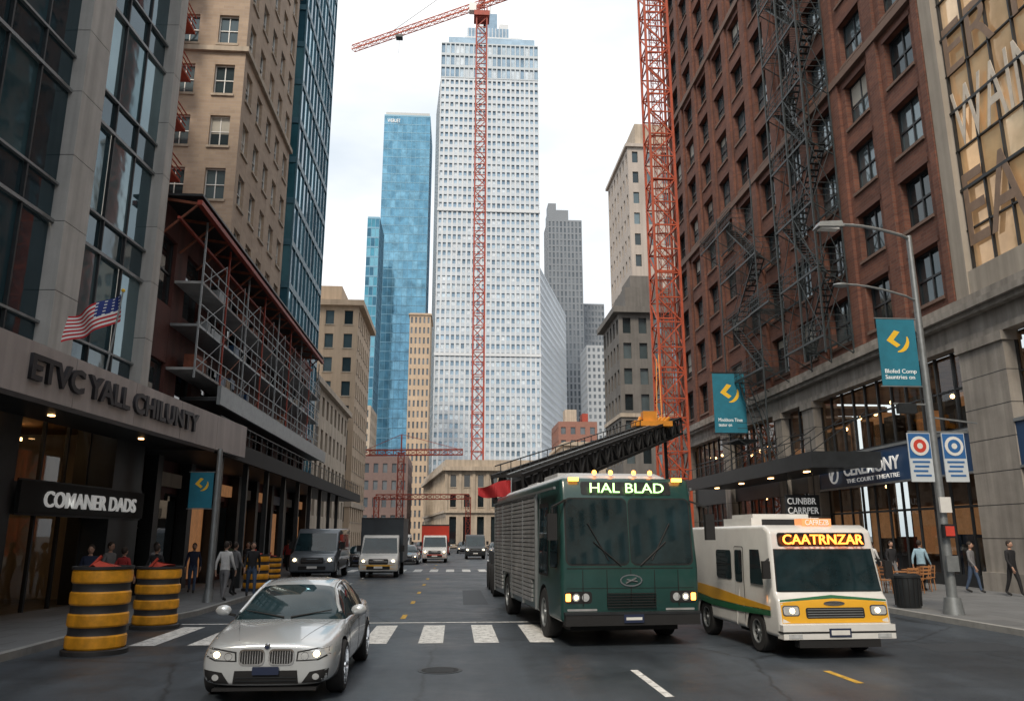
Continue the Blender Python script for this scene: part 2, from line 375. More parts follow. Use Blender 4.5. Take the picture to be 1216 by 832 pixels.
mb.fbox(Pc,U1,0.05,Wc-.3,-2.3,-.5,5.9,5.95,stoneL)
for i in range(7): mb.fbox(Pc,U1,1+i*4.8,1.12+i*4.8,-1.6,-1.48,4.97,5.01,warm)  # small lamps added under the canopy for warm emission
can=mb.obj('entrance_canopy')
text('canopy_lettering','ETVC YALL CHILUNTY',(-9.93+.075*16.4+.005,16.4),U1,5.2,8.7,.55,letterd,can,.08,.03)
# flag
mb=MB();fp=Vector((-8.75,20.,5.95));ft=Vector((-8.55,20.,8.2))
mb.cyl(fp,ft,.03,.02,8,galv);mb.ball(ft,.05,yel,6)
def fl(u,v):
    x=ft.x-.05-u*1.25;z=ft.z-.1-u*.62-v*.72+.05*math.sin(u*7+v*2);y=20+.16*math.sin(u*9+v*1.5)
    return (x,y,z)
fr=mat('flag_red',(.5,.02,.03),.8,var=.1);fw_=mat('flag_white',(.75,.75,.75),.8,var=.05);fb=mat('flag_blue',(.02,.04,.2),.8,var=.1)
nu,nv=26,26
for i in range(nu):
    for j in range(nv):
        u,v=i/nu,j/nv
        m=fr if (j//2)%2==0 else fw_
        if u<.42 and v<.53:
            m=fb
            if (i%3==1) and (j%3==1): m=fw_
        mb.face([fl(u,v),fl(u+1/nu,v),fl(u+1/nu,v+1/nv),fl(u,v+1/nv)],m)
mb.obj('american_flag',smooth=True,ang=60)
# ------------------------------------------------------------ L-low maroon with scaffolding
mb=MB()
facade(mb,(-11.,27.6),(0,1),31,.1,14.4,10,3,.6,.55,.25,maroon,gdark,frame=dark,rail=.5)
mb.box(-24,-11.02,27.6,58.6,14.4,14.6,maroon)
mb.fquad((-24,27.6),(1,0),0,13,0,0,14.5,maroon)
for i in range(9):
    y=29+i*3.6;mb.box(-10.95,-10.5,y,y+.5,.13,4.9,dark)
    mb.box(-8.5,-8.3,y,y+.2,.13,4.9,dark)
    mb.box(-10.9,-10.7,y+.7,y+3.2,3.9,4.4,rnd.choice([navy,warmdim,dark,stoneW,redst]))
    mb.box(-10.99,-10.9,y+.7,y+3.3,.4,3.4,warmdim if i%2 else gdark[0])
mb.box(-10.98,-8,27.4,68,4.9,5.35,dark);mb.box(-8.1,-7.95,27.3,68.1,4.8,5.42,black)
mb.box(-10.98,-9.5,32,58,7.35,7.5,dark);mb.box(-9.55,-9.4,31.9,58.1,7.2,7.95,galv)
for i in range(26): mb.box(-10.9,-9.6,32.3+i,32.36+i,7.5,7.56,galv)
for i in range(40): mb.beam((-8.05,27.5+i,5.42),(-8.05,27.5+i,6.1),.02,dark)
mb.beam((-8.05,27.5,6.1),(-8.05,67.5,6.1),.025,dark);mb.beam((-8.05,27.5,5.8),(-8.05,67.5,5.8),.015,dark)
mb.obj('maroon_brick_building')
mb=MB()
for lv,z in enumerate((8.2,9.9,11.6)):
    mb.box(-10.95,-9.9,30,57.5,z,z+.1,galv if lv%2 else conc)
    for zz in (.45,.9): mb.beam((-9.9,30,z+zz),(-9.9,57.5,z+zz),.028,galv)
    for i in range(28):
        y=30+i*1.0
        mb.beam((-9.9,y,z),(-9.9,y,z+1.7 if i%3==0 else z+.95),.022,galv)
        if i%3==0 and i<27:
            mb.beam((-9.9,y,z),(-9.9,y+3,z+1.7),.018,ruststeel if i%2 else galv)
for i in range(14):
    y=28.2+i*2.05
    mb.beam((-11,y,14.3),(-9.6,y,14.1),.07,ruststeel);mb.beam((-9.7,y,14.1),(-10.95,y,12.9),.05,ruststeel)
mb.beam((-9.6,28,14.1),(-9.6,56,14.1),.13,redst);mb.beam((-10.3,28,13.5),(-10.3,56,13.5),.07,redst)
mb.box(-11,-9.5,28,56,14.35,14.44,dark)
for i in range(9): mb.beam((-9.9,30+i*3.3,7.9),(-9.9,30+i*3.3,14.1),.045,redst if i%2 else galv)
for i in range(30):
    y=rnd.uniform(31,56);z=rnd.choice((8.3,10.0,11.7));mb.box(-10.7,-10.2,y,y+rnd.uniform(.3,1.4),z,z+rnd.uniform(.2,.8),rnd.choice([ruststeel,galv,stoneW,navy,white,tan2]))
mb.obj('scaffolding')
# ------------------------------------------------------------ L2 tan brick highrise
mb=building('x',-26,-12.6,42,54.5,.2,52.2,'SE',2.3,3.25,.5,.58,.3,tan,gbrick,frame=white,fw=.05,rail=.5,mull=1,sill=stoneW,blind=blind,bp=.18,obj=False,par=1)
for z in (16.5,29.5,42.5):
    mb.box(-26,-12.4,41.8,54.6,z,z+.3,stoneW)
mb.obj('tan_brick_apartment_tower')
mb=MB()
XA,XB=-17.2,-15.55
for i in range(12):
    z=15+i*3.1
    mb.box(XA,XB,40.3,41.9,z,z+.16,redst)
    for a in (0,.35,.7,1.05):
        mb.beam((XA,40.3,z+a),(XB,40.3,z+a),.04,redst);mb.beam((XB,40.3,z+a),(XB,41.9,z+a),.035,redst)
    for q in range(8): mb.beam((XA+q*.23,40.3,z),(XA+q*.23,40.3,z+1.05),.02,ruststeel)
    mb.beam((XA+.1,40.3,z),(XB,40.3,z+3.1),.05,ruststeel)
for X in (XA,XB): mb.beam((X,40.3,14.6),(X,40.3,51),.06,ruststeel)
mb.obj('red_fire_escape')
building('blue_glass_tower',-30,-12.3,56,69,.2,66,'SE',1.5,3.3,.93,.86,.12,mat('glass_tower_frame',(.05,.14,.19),.4,var=.1),gcyan)
mb=building('x',-22,-12.6,97.5,112,.2,30.5,'SE',2.2,3.1,.45,.6,.3,tan2,gbrick,sill=stoneW,obj=False,cornice=.7)
mb.box(-21.5,-15,99,108,31,33.5,tan2);mb.box(-22,-12.4,97.3,112,5.5,6.1,stoneW);mb.obj('beige_stone_building')
building('beige_stone_building',-24,-13.,71,95,.2,16,'SE',2.6,3.2,.5,.6,.3,stoneW,gbrick,cornice=.5)
# ------------------------------------------------------------ distant towers, lighter colours painted in place of haze
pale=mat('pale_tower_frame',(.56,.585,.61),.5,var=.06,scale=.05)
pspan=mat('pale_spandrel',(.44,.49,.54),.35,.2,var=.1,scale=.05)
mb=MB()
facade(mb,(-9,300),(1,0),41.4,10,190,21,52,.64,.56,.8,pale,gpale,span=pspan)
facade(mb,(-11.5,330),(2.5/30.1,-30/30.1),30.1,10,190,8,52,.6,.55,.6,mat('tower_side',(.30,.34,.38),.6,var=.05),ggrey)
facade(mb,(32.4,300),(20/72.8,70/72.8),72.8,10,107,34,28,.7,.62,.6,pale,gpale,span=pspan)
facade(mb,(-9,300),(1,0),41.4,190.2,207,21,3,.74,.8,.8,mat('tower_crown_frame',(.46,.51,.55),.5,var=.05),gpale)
mb.box(-8.8,32.2,300.8,340,190,207.,pale)
mb.box(-8.5,32,301,340,5,190,pale)
mb.prism([(32,300.8),(52.2,370.5),(20,372),(20,341)],5,107,pale)
mb.box(-6,31,302,335,207,211,gpale[0]);mb.box(1,26,304,330,211,213,pale)
mb.box(2,20,305,328,213,218,gpale[1]);mb.box(6,10,306,310,218,222,pale)
mb.box(9,15,306,316,218,226,gpale[1]);mb.box(16,20,306,312,218,221,pale);mb.beam((12,308,226),(12,308,238),.3,galv)
for i in range(12): mb.box(2.2+i*1.5,2.5+i*1.5,304.8,305,213,218,pale)
for zz in (70,130): mb.box(-9.2,32.6,299.6,300.5,zz,zz+1.2,pale)
mb.box(-12,34,298,300.4,0,14,stoneW)
mb.obj('skyscraper')
framb=mat('blue_tower_frame',(.15,.30,.41),.4,.3,var=.06,scale=.05)
mb=building('x',-36,-14.5,340,370,5,194,'SE',2.1,4.2,.95,.93,.12,framb,gblue,obj=False)
mb.box(-35.5,-15,342,368,194.5,197,galv);mb.box(-36,-14.5,340.5,369,0,5,stoneW)
t=mb.obj('blue_glass_tower')
text('tower_lettering','WEBUET',(-34.5,339.9),(1,0),190.5,6,1.8,letterw,t,.2)
building('cyan_glass_tower',-36.8,-32,300,320,.2,126,'SE',1.6,4.,.9,.85,.15,framb,gcyan)
building('tan_tower',-16.3,-9.3,260,275,.2,75,'SE',1.4,3.6,.45,.6,.3,tan2,ggrey,cornice=.4)
building('tan_tower',-40,-26,240,260,.2,40,'SE',2.4,3.6,.45,.6,.3,stoneW,gdark)
greyf=mat('grey_tower_frame',(.20,.22,.245),.6,var=.06,scale=.05)
mb=building('x',50,69.5,420,440,.2,177,'SW',2.1,3.8,.5,.75,.3,greyf,ggrey,obj=False);mb.box(50.5,62,421,435,177.6,184,greyf);mb.box(50.5,55,421,430,184,188,greyf);mb.obj('grey_office_tower')
building('grey_office_tower',72,86,445,460,.2,135,'SW',1.9,3.6,.6,.6,.3,greyf,ggrey)
building('pale_apartment_tower',64,76,380,400,.2,94,'SW',2.2,3.4,.5,.55,.3,mat('pale2',(.42,.44,.46),.7,var=.05),ggrey)
mb=building('x',26,36,200,215,.2,30,'SW',2.4,3.4,.5,.55,.3,mat('redbrown_far',(.25,.12,.09),.8,var=.1),ggrey,obj=False);mb.box(28,31,202,206,30.6,34,stoneW);mb.box(32.5,34,202,206,30.6,33,redst);mb.obj('red_brick_building')
building('stone_office_building',20.5,40,150,170,.2,19,'SW',2.4,3.6,.45,.6,.3,stoneW,gdark,cornice=.5)
mb=building('x',26,42,112,128,.2,61.5,'SW',2.2,3.4,.4,.55,.3,mat('tan_far3',(.42,.37,.33),.85,var=.08,scale=.2,streak=.15),gbrick,obj=False,cornice=.4);mb.box(27.5,36,113,124,62,66,stoneW);mb.obj('tan_apartment_tower')
mb=building('x',21.2,34,100,111,.2,31,'SW',2.1,3.3,.5,.62,.4,darkst,gbrick,obj=False,cornice=.8);mb.box(22.5,30,101.5,109,31.6,35,darkst);mb.box(23.5,28,102.5,108,35,37,darkst);mb.box(21.,34,99.8,111,17,17.5,stoneW);mb.obj('dark_stone_building')
building('brown_office_building',-24,-9.5,160,175,.2,17,'SE',1.8,3.4,.5,.55,.3,mat('brown_far',(.16,.11,.10),.8,var=.1),ggrey)
# unseen buildings behind the viewpoint, added for reflections, kept low to admit sky light
building('unseen_tan_building',-30,-13.,-75,-15.8,.2,20,'EN',3,3.6,.5,.6,.3,tan2,gdark)
building('stone_office_building',20.3,36,-75,-15.5,.2,22,'WN',3,3.6,.5,.6,.3,stoneW,gdark)
building('stone_office_building',-34,44,-150,-135,.2,24,'N',3,3.8,.5,.6,.3,darkst,gdark)
# central low classical stone building
mb=MB()
mb.prism([(-1.4,140.6),(20,140.6),(20,190),(-6.9,190)],0,15,stoneW)
d=math.hypot(5.7,50)
for P,U,W,nc in (((-1.6,140),(1,0),21.6,9),((-7.3,190),(5.7/d,-50/d),d,20)):
    facade(mb,P,U,W,.2,6,nc,1,.5,.8,.5,stoneW,gdark);facade(mb,P,U,W,6.4,13.2,nc,2,.42,.62,.45,stoneW,gdark,sill=stoneW)
    mb.fbox(P,U,-.3,W+.3,-.4,.35,6.,6.4,stoneW);mb.fbox(P,U,-.6,W+.6,-.5,.8,13.2,13.9,stoneW);mb.fbox(P,U,-.2,W+.2,-.5,.25,13.9,15.1,stoneW)
    for i in range(nc+1): mb.fbox(P,U,W*i/nc-.25,W*i/nc+.25,0,.22,6.4,13.2,stoneW)
mb.obj('classical_stone_building')
for (a,b,c,d_,h) in ((-60,-40,420,440,60),(-20,-4,430,450,36),(0,18,460,470,24),(80,110,520,540,60),(-9,-4,380,400,22)):
    building('distant_office_building',a,b,c,d_,.2,h,'S',2.4,3.6,.5,.6,.3,rnd.choice([tan2,greyf,stoneW]),ggrey)
# ------------------------------------------------------------ Right: brick building
mb=MB();PR=(20.,68.);UR=(0,-1)
bsill=mat('brown_sill',(.17,.11,.085),.8)
facade(mb,PR,UR,38.9,11.2,58,10,13,.55,.66,.42,brick,gbrick,frame=dark,fw=.09,rail=.5,mull=1,sill=bsill,lintel=mat('brick_lintel',(.13,.06,.045),.85),blind=blind,bp=.15)
mb.fquad((34,68),(-1,0),0,14,0,0,58,brick)
mb.box(20.45,34,29.2,67.9,57.5,58.4,brick)
for i in range(11):
    u=i*3.89; mb.fbox(PR,UR,max(0.01,u-.42),min(38.88,u+.42),0,.16,11.2,58,brick)
for z in (25.6,40.): mb.fbox(PR,UR,.02,38.88,0,.24,z-.2,z+.2,bsill)
stoneR=mat('stone_base',(.31,.285,.255),.85,var=.2,scale=.6,streak=.35,bump=.25)
def fR(u0,u1,n0,n1,z0,z1,m): mb.fbox(PR,UR,u0,u1,n0,n1,z0,z1,m)
WR=83.
fR(0,WR,-.6,.0,9.7,10.6,stoneR);fR(-.1,WR,-.6,.5,10.6,10.85,stoneR);fR(-.05,WR,-.6,.32,10.4,10.597,stoneR);fR(0,WR,-.6,.25,10.853,11.2,stoneR);fR(0,WR,-.5,.12,9.45,9.7,stoneR)
piers=[(0,1.5),(10,11.2),(20,21),(24.,25.4),(38.6,41.2),(50,52.4),(62,64),(75,77)]
for a,b in piers:
    fR(a,b,-.6,.12,.13,9.45,stoneR);fR(a-.1,b+.1,-.6,.24,.13,.8,stoneR);fR(a-.08,b+.08,-.6,.22,9.1,9.44,stoneR)
    for z in (2,3.2,4.4,5.6,6.8,8.0): fR(a-.003,b+.003,-.5,.123,z,z+.025,dark)
for (a0,a),(b,b1) in zip(piers,piers[1:]):
    fR(a,b,-5,-4.9,.1,9.4,inter);fR(a,b,-4.9,-.5,9.3,9.44,inter);fR(a,b,-4.9,-.5,6.1,6.3,inter);fR(a,b,-5,0,.131,.14,paving)
    fR(a+.3,b-.3,-4.88,-4.8,6.8,9.0,warmdim);fR(a+.3,b-.3,-4.88,-4.8,1.2,3.6,warmdim)
    mb.fquad(PR,UR,a,b,-.42,.145,4.5,shopglass);mb.fquad(PR,UR,a,b,-.42,6.3,9.45,shopglass)
    fR(a,b,-.5,.08 if a>24 else -.2,4.5,6.15,navy if a>24 else dark)
    if a>24: fR(a,b,.08,.14,6.08,6.2,galv);fR(a,b,.08,.13,4.45,4.54,galv)
    fR(a,b,-.46,-.3,6.16,6.35,dark)
    n=max(2,round((b-a)/1.2))
    for c in range(n+1):
        q=a+(b-a)*c/n;fR(q-.04,q+.04,-.46,-.36,.13,4.5,dark);fR(q-.05,q+.05,-.46,-.34,6.3,9.45,dark)
    fR(a,b,-.46,-.35,7.9,7.97,dark)
    fR(a,b,-.47,-.35,3.2,3.3,dark);fR(a,b,-.47,-.3,.13,.6,dark)
    for c in range(int((b-a)/1.6)):
        q=a+.6+c*1.6
        for (zz,nn) in ((5.9,-1.6),(9.1,-1.4)):
            if rnd.random()<.75: mb.ball((20-nn,68-q,zz-rnd.uniform(.5,1.4)),.1,warm,4)
    for c in range(int((b-a)*1.4)):
        q=a+rnd.uniform(.2,b-a-1.2);fR(q,q+rnd.uniform(.3,1.),-3.5,-2.6,.14,rnd.uniform(.7,2.4),rnd.choice([stoneW,inter,dark,white,redst,navy]))
        q=a+rnd.uniform(.2,b-a-1.2);fR(q,q+rnd.uniform(.3,1.2),-3.2,-2.4,6.3,rnd.uniform(6.9,8.8),rnd.choice([warmdim,inter,inter,dark,dark]))
R1=mb.obj('red_brick_building')
text('shop_sign_text','CEREMONY',(19.85,39.6),UR,5.05,5.2,.62,letterw,R1,.04,.01)
text('shop_sign_text','THE COURT THEATRE',(19.85,39.4),UR,4.7,4.9,.2,letterw,R1,.03)
mb=MB();mb.rev((19.84,40.7,5.25),(-1,0,0),[(.5,0),(.5,.05),(.42,.06),(.42,0)],24,letterw);mb.beam((19.8,41.0,5.05),(19.8,40.5,5.55),.05,letterw);mb.beam((19.8,40.9,4.95),(19.8,40.8,5.55),.04,letterw);mb.obj('sign_emblem',R1)
mb=MB();mb.box(16.6,19.85,36,56.5,5.35,5.5,dark);mb.box(16.5,16.65,35.9,56.6,5.2,5.95,dark);mb.box(16.65,19.85,35.9,36.05,5.2,5.95,dark)
for i in range(8):
    mb.beam((16.8,37+i*2.7,5.9),(19.9,37+i*2.7,8.0),.03,dark)
    if i%2: mb.box(18,18.2,37.5+i*2.4,37.9+i*2.4,5.3,5.345,warm)
for i in range(21): mb.beam((16.55,36+i,5.95),(16.55,36+i,6.6),.02,dark)
mb.beam((16.55,36,6.6),(16.55,56.4,6.6),.03,dark)
aw=mb.obj('storefront_awning')
text('awning_text','CUNBBR\nCARRPER',(16.9,40.),(1,0),3.2,1.6,.8,letterw,aw,.05)
mb=MB();mb.box(16.85,18.6,40.02,40.2,3.1,4.15,dark);mb.beam((17.0,40.1,4.1),(17.,40.1,5.3),.03,dark);mb.beam((18.4,40.1,4.1),(18.4,40.1,5.3),.03,dark);mb.obj('hanging_sign',aw)
# R2 cream building
mb=MB();cr=mat('cream_stone',(.36,.32,.27),.8,var=.12,scale=.5,streak=.25)
P2=(20.,29.08)
gold=[mat('painted_sun_pane_%d'%i,c,.08,0.45,var=.4,scale=.35,bump=.25,bscale=.5,wave=.05,es=.14,ecol=(1,.62,.32)) for i,c in enumerate([(.82,.56,.32),(.70,.44,.22),(.85,.64,.42),(.55,.36,.2)])]  # gold colour and faint emission imitate sunlight reflected in the panes
mb.fbox(P2,UR,0,.8,-.5,.1,11.2,44,cr)
u=.8
while u<42:
    n=7
    for j in range(9):
        zz=12.2+j*3.4
        for c in range(n):
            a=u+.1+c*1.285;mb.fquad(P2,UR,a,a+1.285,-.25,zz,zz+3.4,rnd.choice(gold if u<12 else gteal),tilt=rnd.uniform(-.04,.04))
            mb.fbox(P2,UR,a-.035,a+.035,-.25,-.14,zz,zz+3.4,dark)
        mb.fbox(P2,UR,u,u+9.2,-.26,-.1,zz-.06,zz+.06,dark)
        mb.fbox(P2,UR,u,u+9.2,-.26,-.14,zz+1.67,zz+1.73,dark)
    mb.fbox(P2,UR,u+9.15,u+10.2,-.5,.1,11.2,44,cr);u+=10.2
mb.fbox(P2,UR,0,44,-.5,.05,11.2,12.2,cr);mb.fbox(P2,UR,0,44,-8,.15,42.8,44.2,cr)
R2=mb.obj('cream_stone_building')
lg=mat('window_letter',(.24,.16,.11),.6,var=.2)
lgw=mat('window_letter_pale',(.62,.55,.46),.6,var=.2)
text('window_lettering','ER KO',(20.12,28.1),UR,20.6,7.9,2.2,lg,R2,.015,.0)
text('window_lettering','WAINTER',(20.12,28.1),UR,17.3,8.,2.5,lgw,R2,.015,.0)
text('window_lettering','EA KE',(20.12,28.1),UR,13.2,7.6,3.,lg,R2,.015,.0)
# ------------------------------------------------------------ fire escapes (right)
mb=MB()
def platform(y0,y1,x0,x1,z):
    n=int((y1-y0)/.16)
    for i in range(n): mb.beam((x0,y0+i*.16,z),(x1,y0+i*.16,z),.012,fegreen)
    for x in (x0,x1): mb.box(x-.03,x+.03,y0,y1,z-.06,z+.06,fegreen)
    for h in (.35,.7,1.05):
        mb.beam((x0,y0,z+h),(x0,y1,z+h),.022,fegreen);mb.beam((x0,y0,z+h),(x1,y0,z+h),.022,fegreen);mb.beam((x0,y1,z+h),(x1,y1,z+h),.022,fegreen)
    n=int((y1-y0)/.3)
    for i in range(n+1): mb.beam((x0,y0+(y1-y0)*i/n,z),(x0,y0+(y1-y0)*i/n,z+1.05),.014,fegreen)
    for y in (y0+.1,(y0+y1)/2,y1-.1): mb.beam((x0,y,z),(x1,y,z-.9),.035,fegreen)
def stair(p,q,w):
    p=Vector(p);q=Vector(q)
    for dx in (0,w):
        o=Vector((dx,0,0));mb.beam(p+o,q+o,.05,fegreen);mb.beam(p+o+Vector((0,0,.9)),q+o+Vector((0,0,.9)),.022,fegreen)
    for i in range(15):
        t=p.lerp(q,i/14);mb.box(t.x,t.x+w,t.y-.1,t.y+.1,t.z-.015,t.z+.015,fegreen)
        if i%3==0: mb.beam(t,t+Vector((0,0,.9)),.018,fegreen)
for i in range(13):
    z=11.9+i*3.6
    platform(37.2,42.,18.3,19.8,z)
    if i<12:
        a,b=(37.9,41.3) if i%2 else (41.3,37.9)
        stair((18.45 if i%2 else 19.05,a,z),(18.45 if i%2 else 19.05,b,z+3.6),.6)
for y in (37.2,39.6,42.):
    mb.beam((18.3,y,11.),(18.3,y,57),.06,fegreen);mb.beam((19.75,y,11),(19.75,y,57),.05,fegreen)
for i in range(12):
    z=11.9+i*3.6;mb.beam((18.3,37.2,z),(18.3,39.6,z+3.6),.025,fegreen);mb.beam((18.3,42.,z),(18.3,39.6,z+3.6),.025,fegreen);mb.beam((18.3,37.2,z),(19.75,37.2,z+3.6),.025,fegreen);mb.beam((19.75,37.2,z),(18.3,37.2,z+3.6),.025,fegreen)
mb.obj('fire_escape')
mb=MB()
for i in range(4):
    z=11.9+i*3.6;y0,y1=(45,51.5) if i<3 else (49,55.5)
    platform(y0,y1,18.2,19.8,z)
    if i: 
        a,b=(46,50.5) if i%2 else (50.5,46)
        stair((18.5,a,z-3.6),(18.5,b,z),.65)
stair((18.5,46.,6.),(18.5,50.,11.9),.65)
platform(50,53.5,18.2,19.8,8.2);platform(43,46,18.0,19.8,15.4)
for y in (45,51.5): mb.beam((18.2,y,6),(18.2,y,24),.05,fegreen)
mb.obj('fire_escape')
# ------------------------------------------------------------ cranes
mb=MB();mb.lattice((16.9,61.,.2),(16.9,61.,62),2.,2.,.13,oranst,.07)
mb.lattice((16.9,61.,.2),(16.9,61.,62),.7,1.0,.04,oranst,.03)
mb.box(15.4,18.4,59.5,62.5,0,.6,conc)
for i in range(14): mb.box(15.95,17.85,60.1,60.2,3+i*4,3.12+i*4,oranst)
mb.obj('tower_crane_mast')
mb=MB();cx,cy=5.3,198.
mb.lattice((cx,cy,0),(cx,cy,148),2.9,3.2,.24,redst,.14)
mb.box(cx-2.2,cx+2.2,cy-2.2,cy+2.2,145,146.5,redst);mb.box(cx-3.6,cx-1.6,cy-2,cy,146.5,149.,white)
jt=Vector((-34,222,150));jb=Vector((cx+16,cy-10,150));jo=Vector((cx,cy,150))
mb.lattice(jo,jt,1.5,2.2,.14,oranst,.08,1.5);mb.lattice(jo,jb,1.5,2.2,.16,oranst,.1,1.7)
mb.lattice((cx,cy,148),(cx,cy,162),1.6,2.,.16,redst,.1)
mb.beam((cx,cy,162),jo.lerp(jt,.7)+Vector((0,0,1)),.07,dark);mb.beam((cx,cy,162),jo.lerp(jb,.9)+Vector((0,0,1)),.07,dark)
mb.box(jb.x-3,jb.x+1,jb.y-1,jb.y+1,146,149.5,conc)
tp=jo.lerp(jt,.62);mb.box(tp.x-1,tp.x+1,tp.y-1,tp.y+1,148,148.8,dark);mb.beam(tp+Vector((0,0,-2)),tp+Vector((0,0,-7)),.06,dark)
mb.obj('tower_crane')
mb=MB()
mb.lattice((-14,120,14.2),(1.,120,14.4),.8,1.1,.09,redst,.06)
mb.lattice((-8.2,120,.2),(-8.2,120,14.2),.9,1.2,.09,redst,.06);mb.beam((-8.2,120,17.),(-13.5,120,14.6),.05,redst);mb.beam((-8.2,120,17.),(.5,120,14.8),.05,redst);mb.beam((-8.2,120,14.2),(-8.2,120,17),.14,redst)
mb.lattice((-11.5,118,7.6),(2.,118,7.7),.7,1.0,.08,redst,.05)
mb.lattice((-11.4,118,.2),(-11.4,118,7.6),.7,1.,.08,redst,.05);mb.lattice((1.9,118,.2),(1.9,118,7.6),.7,1.,.08,redst,.05)
mb.obj('red_gantry_crane')
mb=MB();mor=mat('machine_orange',(.62,.24,.02),.5,var=.2)
b0=Vector((2.0,30.5,3.85));b1=Vector((13.7,49.5,8.9))
mb.lattice(b0,b1,1.3,.8,.10,black,.07,.95);mb.beam(b0+Vector((0,0,-.1)),b1+Vector((0,0,-.1)),.5,black)
mb.beam(b0+Vector((0,0,.5)),b1+Vector((0,0,.5)),.08,galv)
for i in range(26):
    q=b0.lerp(b1,i/26+.02);mb.beam(q+Vector((-.5,0,.4)),q+Vector((-.5,0,.85)),.025,dark)
mb.beam(b0+Vector((-.5,0,.85)),b1+Vector((-.5,0,.85)),.03,dark)
b2=b0.lerp(b1,.82)
for i in range(8): mb.cyl(b2+Vector((-.9+i*.22,-.3,.6)),b2+Vector((-.6+i*.25,.5,1.0)),.11,.11,8,mor)
mb.box(b2.x-1.2,b2.x+1.1,b2.y-.5,b2.y+.4,b2.z+.4,b2.z+.7,mor);mb.box(b2.x-.6,b2.x+.2,b2.y-.3,b2.y+.3,b2.z+.7,b2.z+1.3,mor)
for i in range(2): mb.beam(b2+Vector((.3+i*.3,0,.8)),b2+Vector((1.2+.15*i,3,5.2+i*.3)),.03,mor)
boxd=mat('cargo_box_dark',(.03,.04,.05),.5,var=.2,streak=.2)
mb.box(1.5,3.9,28.5,35.5,.9,1.5,boxd);mb.box(1.7,3.7,29,31.5,1.5,3.2,boxd);mb.box(1.9,3.5,28.98,31,2.2,3.,gdark[0]);mb.box(1.7,3.7,33,35.4,1.5,2.6,black)
for y in (29.6,31.2,33.4,34.9):
    for x in (1.6,3.8): mb.cyl((x-.2,y,.52),(x+.2,y,.52),.52,.52,20,rubber)
mb.beam((2.7,31.5,2.8),(2.5,30.6,3.8),.2,boxd);mb.beam((2.6,33,1.6),b0.lerp(b1,.12),.12,galv)
mb.beam((12.9,48,.1),b0.lerp(b1,.93),.12,black)
mb.obj('mobile_crane')
mb=MB();tarp=mat('red_flag_cloth',(.45,.03,.035),.75,var=.15)
def rf(u,v): return (2.1-u*1.25,30.2+.2*math.sin(u*8+v*2),4.15-u*.25-v*(.75-.45*u)+.06*math.sin(u*6))
for i in range(14):
    for j in range(8): mb.face([rf(i/14,j/8),rf((i+1)/14,j/8),rf((i+1)/14,(j+1)/8),rf(i/14,(j+1)/8)],tarp)
mb.beam((2.1,30.2,3.2),(2.1,30.2,4.25),.03,galv);mb.obj('red_flag',smooth=True,ang=60)
# ------------------------------------------------------------ street furniture
def banner(mb,P,U,w,z0,z1):
    mb.fbox(P,U,0,w,-.012,.012,z0,z1,tealb)
def crescent(mb,P,U,w,z0,z1):
    N=(U[1],-U[0]);cx=w*.5;cz=z0+(z1-z0)*.66;R=w*.28
    def q(u,z,n=.016): return (P[0]+U[0]*u+N[0]*n,P[1]+U[1]*u+N[1]*n,z)
    mb.face([q(cx-R,cz+.1*R),q(cx-.1*R,cz-.55*R),q(cx+.25*R,cz-.3*R),q(cx-.35*R,cz+.15*R)],yel)
    mb.face([q(cx-R,cz+.1*R),q(cx-.35*R,cz+.15*R),q(cx+.3*R,cz+.9*R),q(cx-.2*R,cz+1.05*R)],yel)
    prev=None
    for i in range(9):
        t=math.radians(-100+i*130/8);tw=R*.34*math.sin(math.pi*(i+.5)/9)+.01
        a=q(cx+.1*R+math.cos(t)*R,cz+math.sin(t)*R);b=q(cx+.1*R+math.cos(t)*(R-tw),cz+math.sin(t)*(R-tw))
        if prev: mb.face([prev[0],a,b,prev[1]],yel)
        prev=(a,b)
mb=MB();X,Y=12.9,20.6
mb.cyl((X,Y,.13),(X,Y,.55),.26,.2,16,galv);mb.cyl((X,Y,.55),(X,Y,10.5),.13,.075,16,galv)
prev=Vector((X,Y,10.4))
for i in range(1,9):
    t=i/8;q=Vector((X-2.2*t,Y-.1,10.4+.35*math.sin(t*1.8)));mb.cyl(prev,q,.05,.045,8,galv);prev=q
mb.hexa([(10.1,20.3,10.62),(10.9,20.35,10.66),(10.9,20.65,10.66),(10.1,20.7,10.62),(10.2,20.35,10.78),(10.85,20.38,10.84),(10.85,20.62,10.84),(10.2,20.65,10.78)],galv);mb.box(10.2,10.75,20.38,20.62,10.58,10.63,white)
prev=Vector((X,Y,8.55))
for i in range(1,7):
    t=i/6;q=Vector((X-2.1*t,Y-.1,8.55+.42*math.sin(t*1.57)));mb.cyl(prev,q,.035,.03,8,galv);prev=q
mb.ball(prev+Vector((-.1,0,-.03)),.12,galv,6,(2,1,.6))
mb.beam((X,Y,8.03),(11.6,Y,8.03),.02,galv);mb.beam((X,Y,6.1),(11.6,Y,6.1),.02,galv)
banner(mb,(11.65,Y),(1,0),1.1,6.12,8.0);crescent(mb,(11.65,Y),(1,0),1.1,6.12,8.0)
mb.beam((X,Y,5.6),(X-1.0,Y,5.62),.03,galv);mb.beam((X,Y,5.25),(X+1.3,Y,5.1),.03,galv);mb.box(X-.9,X-.4,Y-.08,Y+.08,5.35,5.62,dark)
mb.beam((X,Y,4.85),(X+1.0,Y,4.85),.03,galv);mb.beam((X-.7,Y,4.85),(X,Y,4.85),.03,galv)
sw=mat('sign_white',(.55,.6,.64),.5,var=.05);sb=mat('sign_blue',(.03,.13,.35),.5);sr=mat('sign_red',(.6,.06,.04),.5)
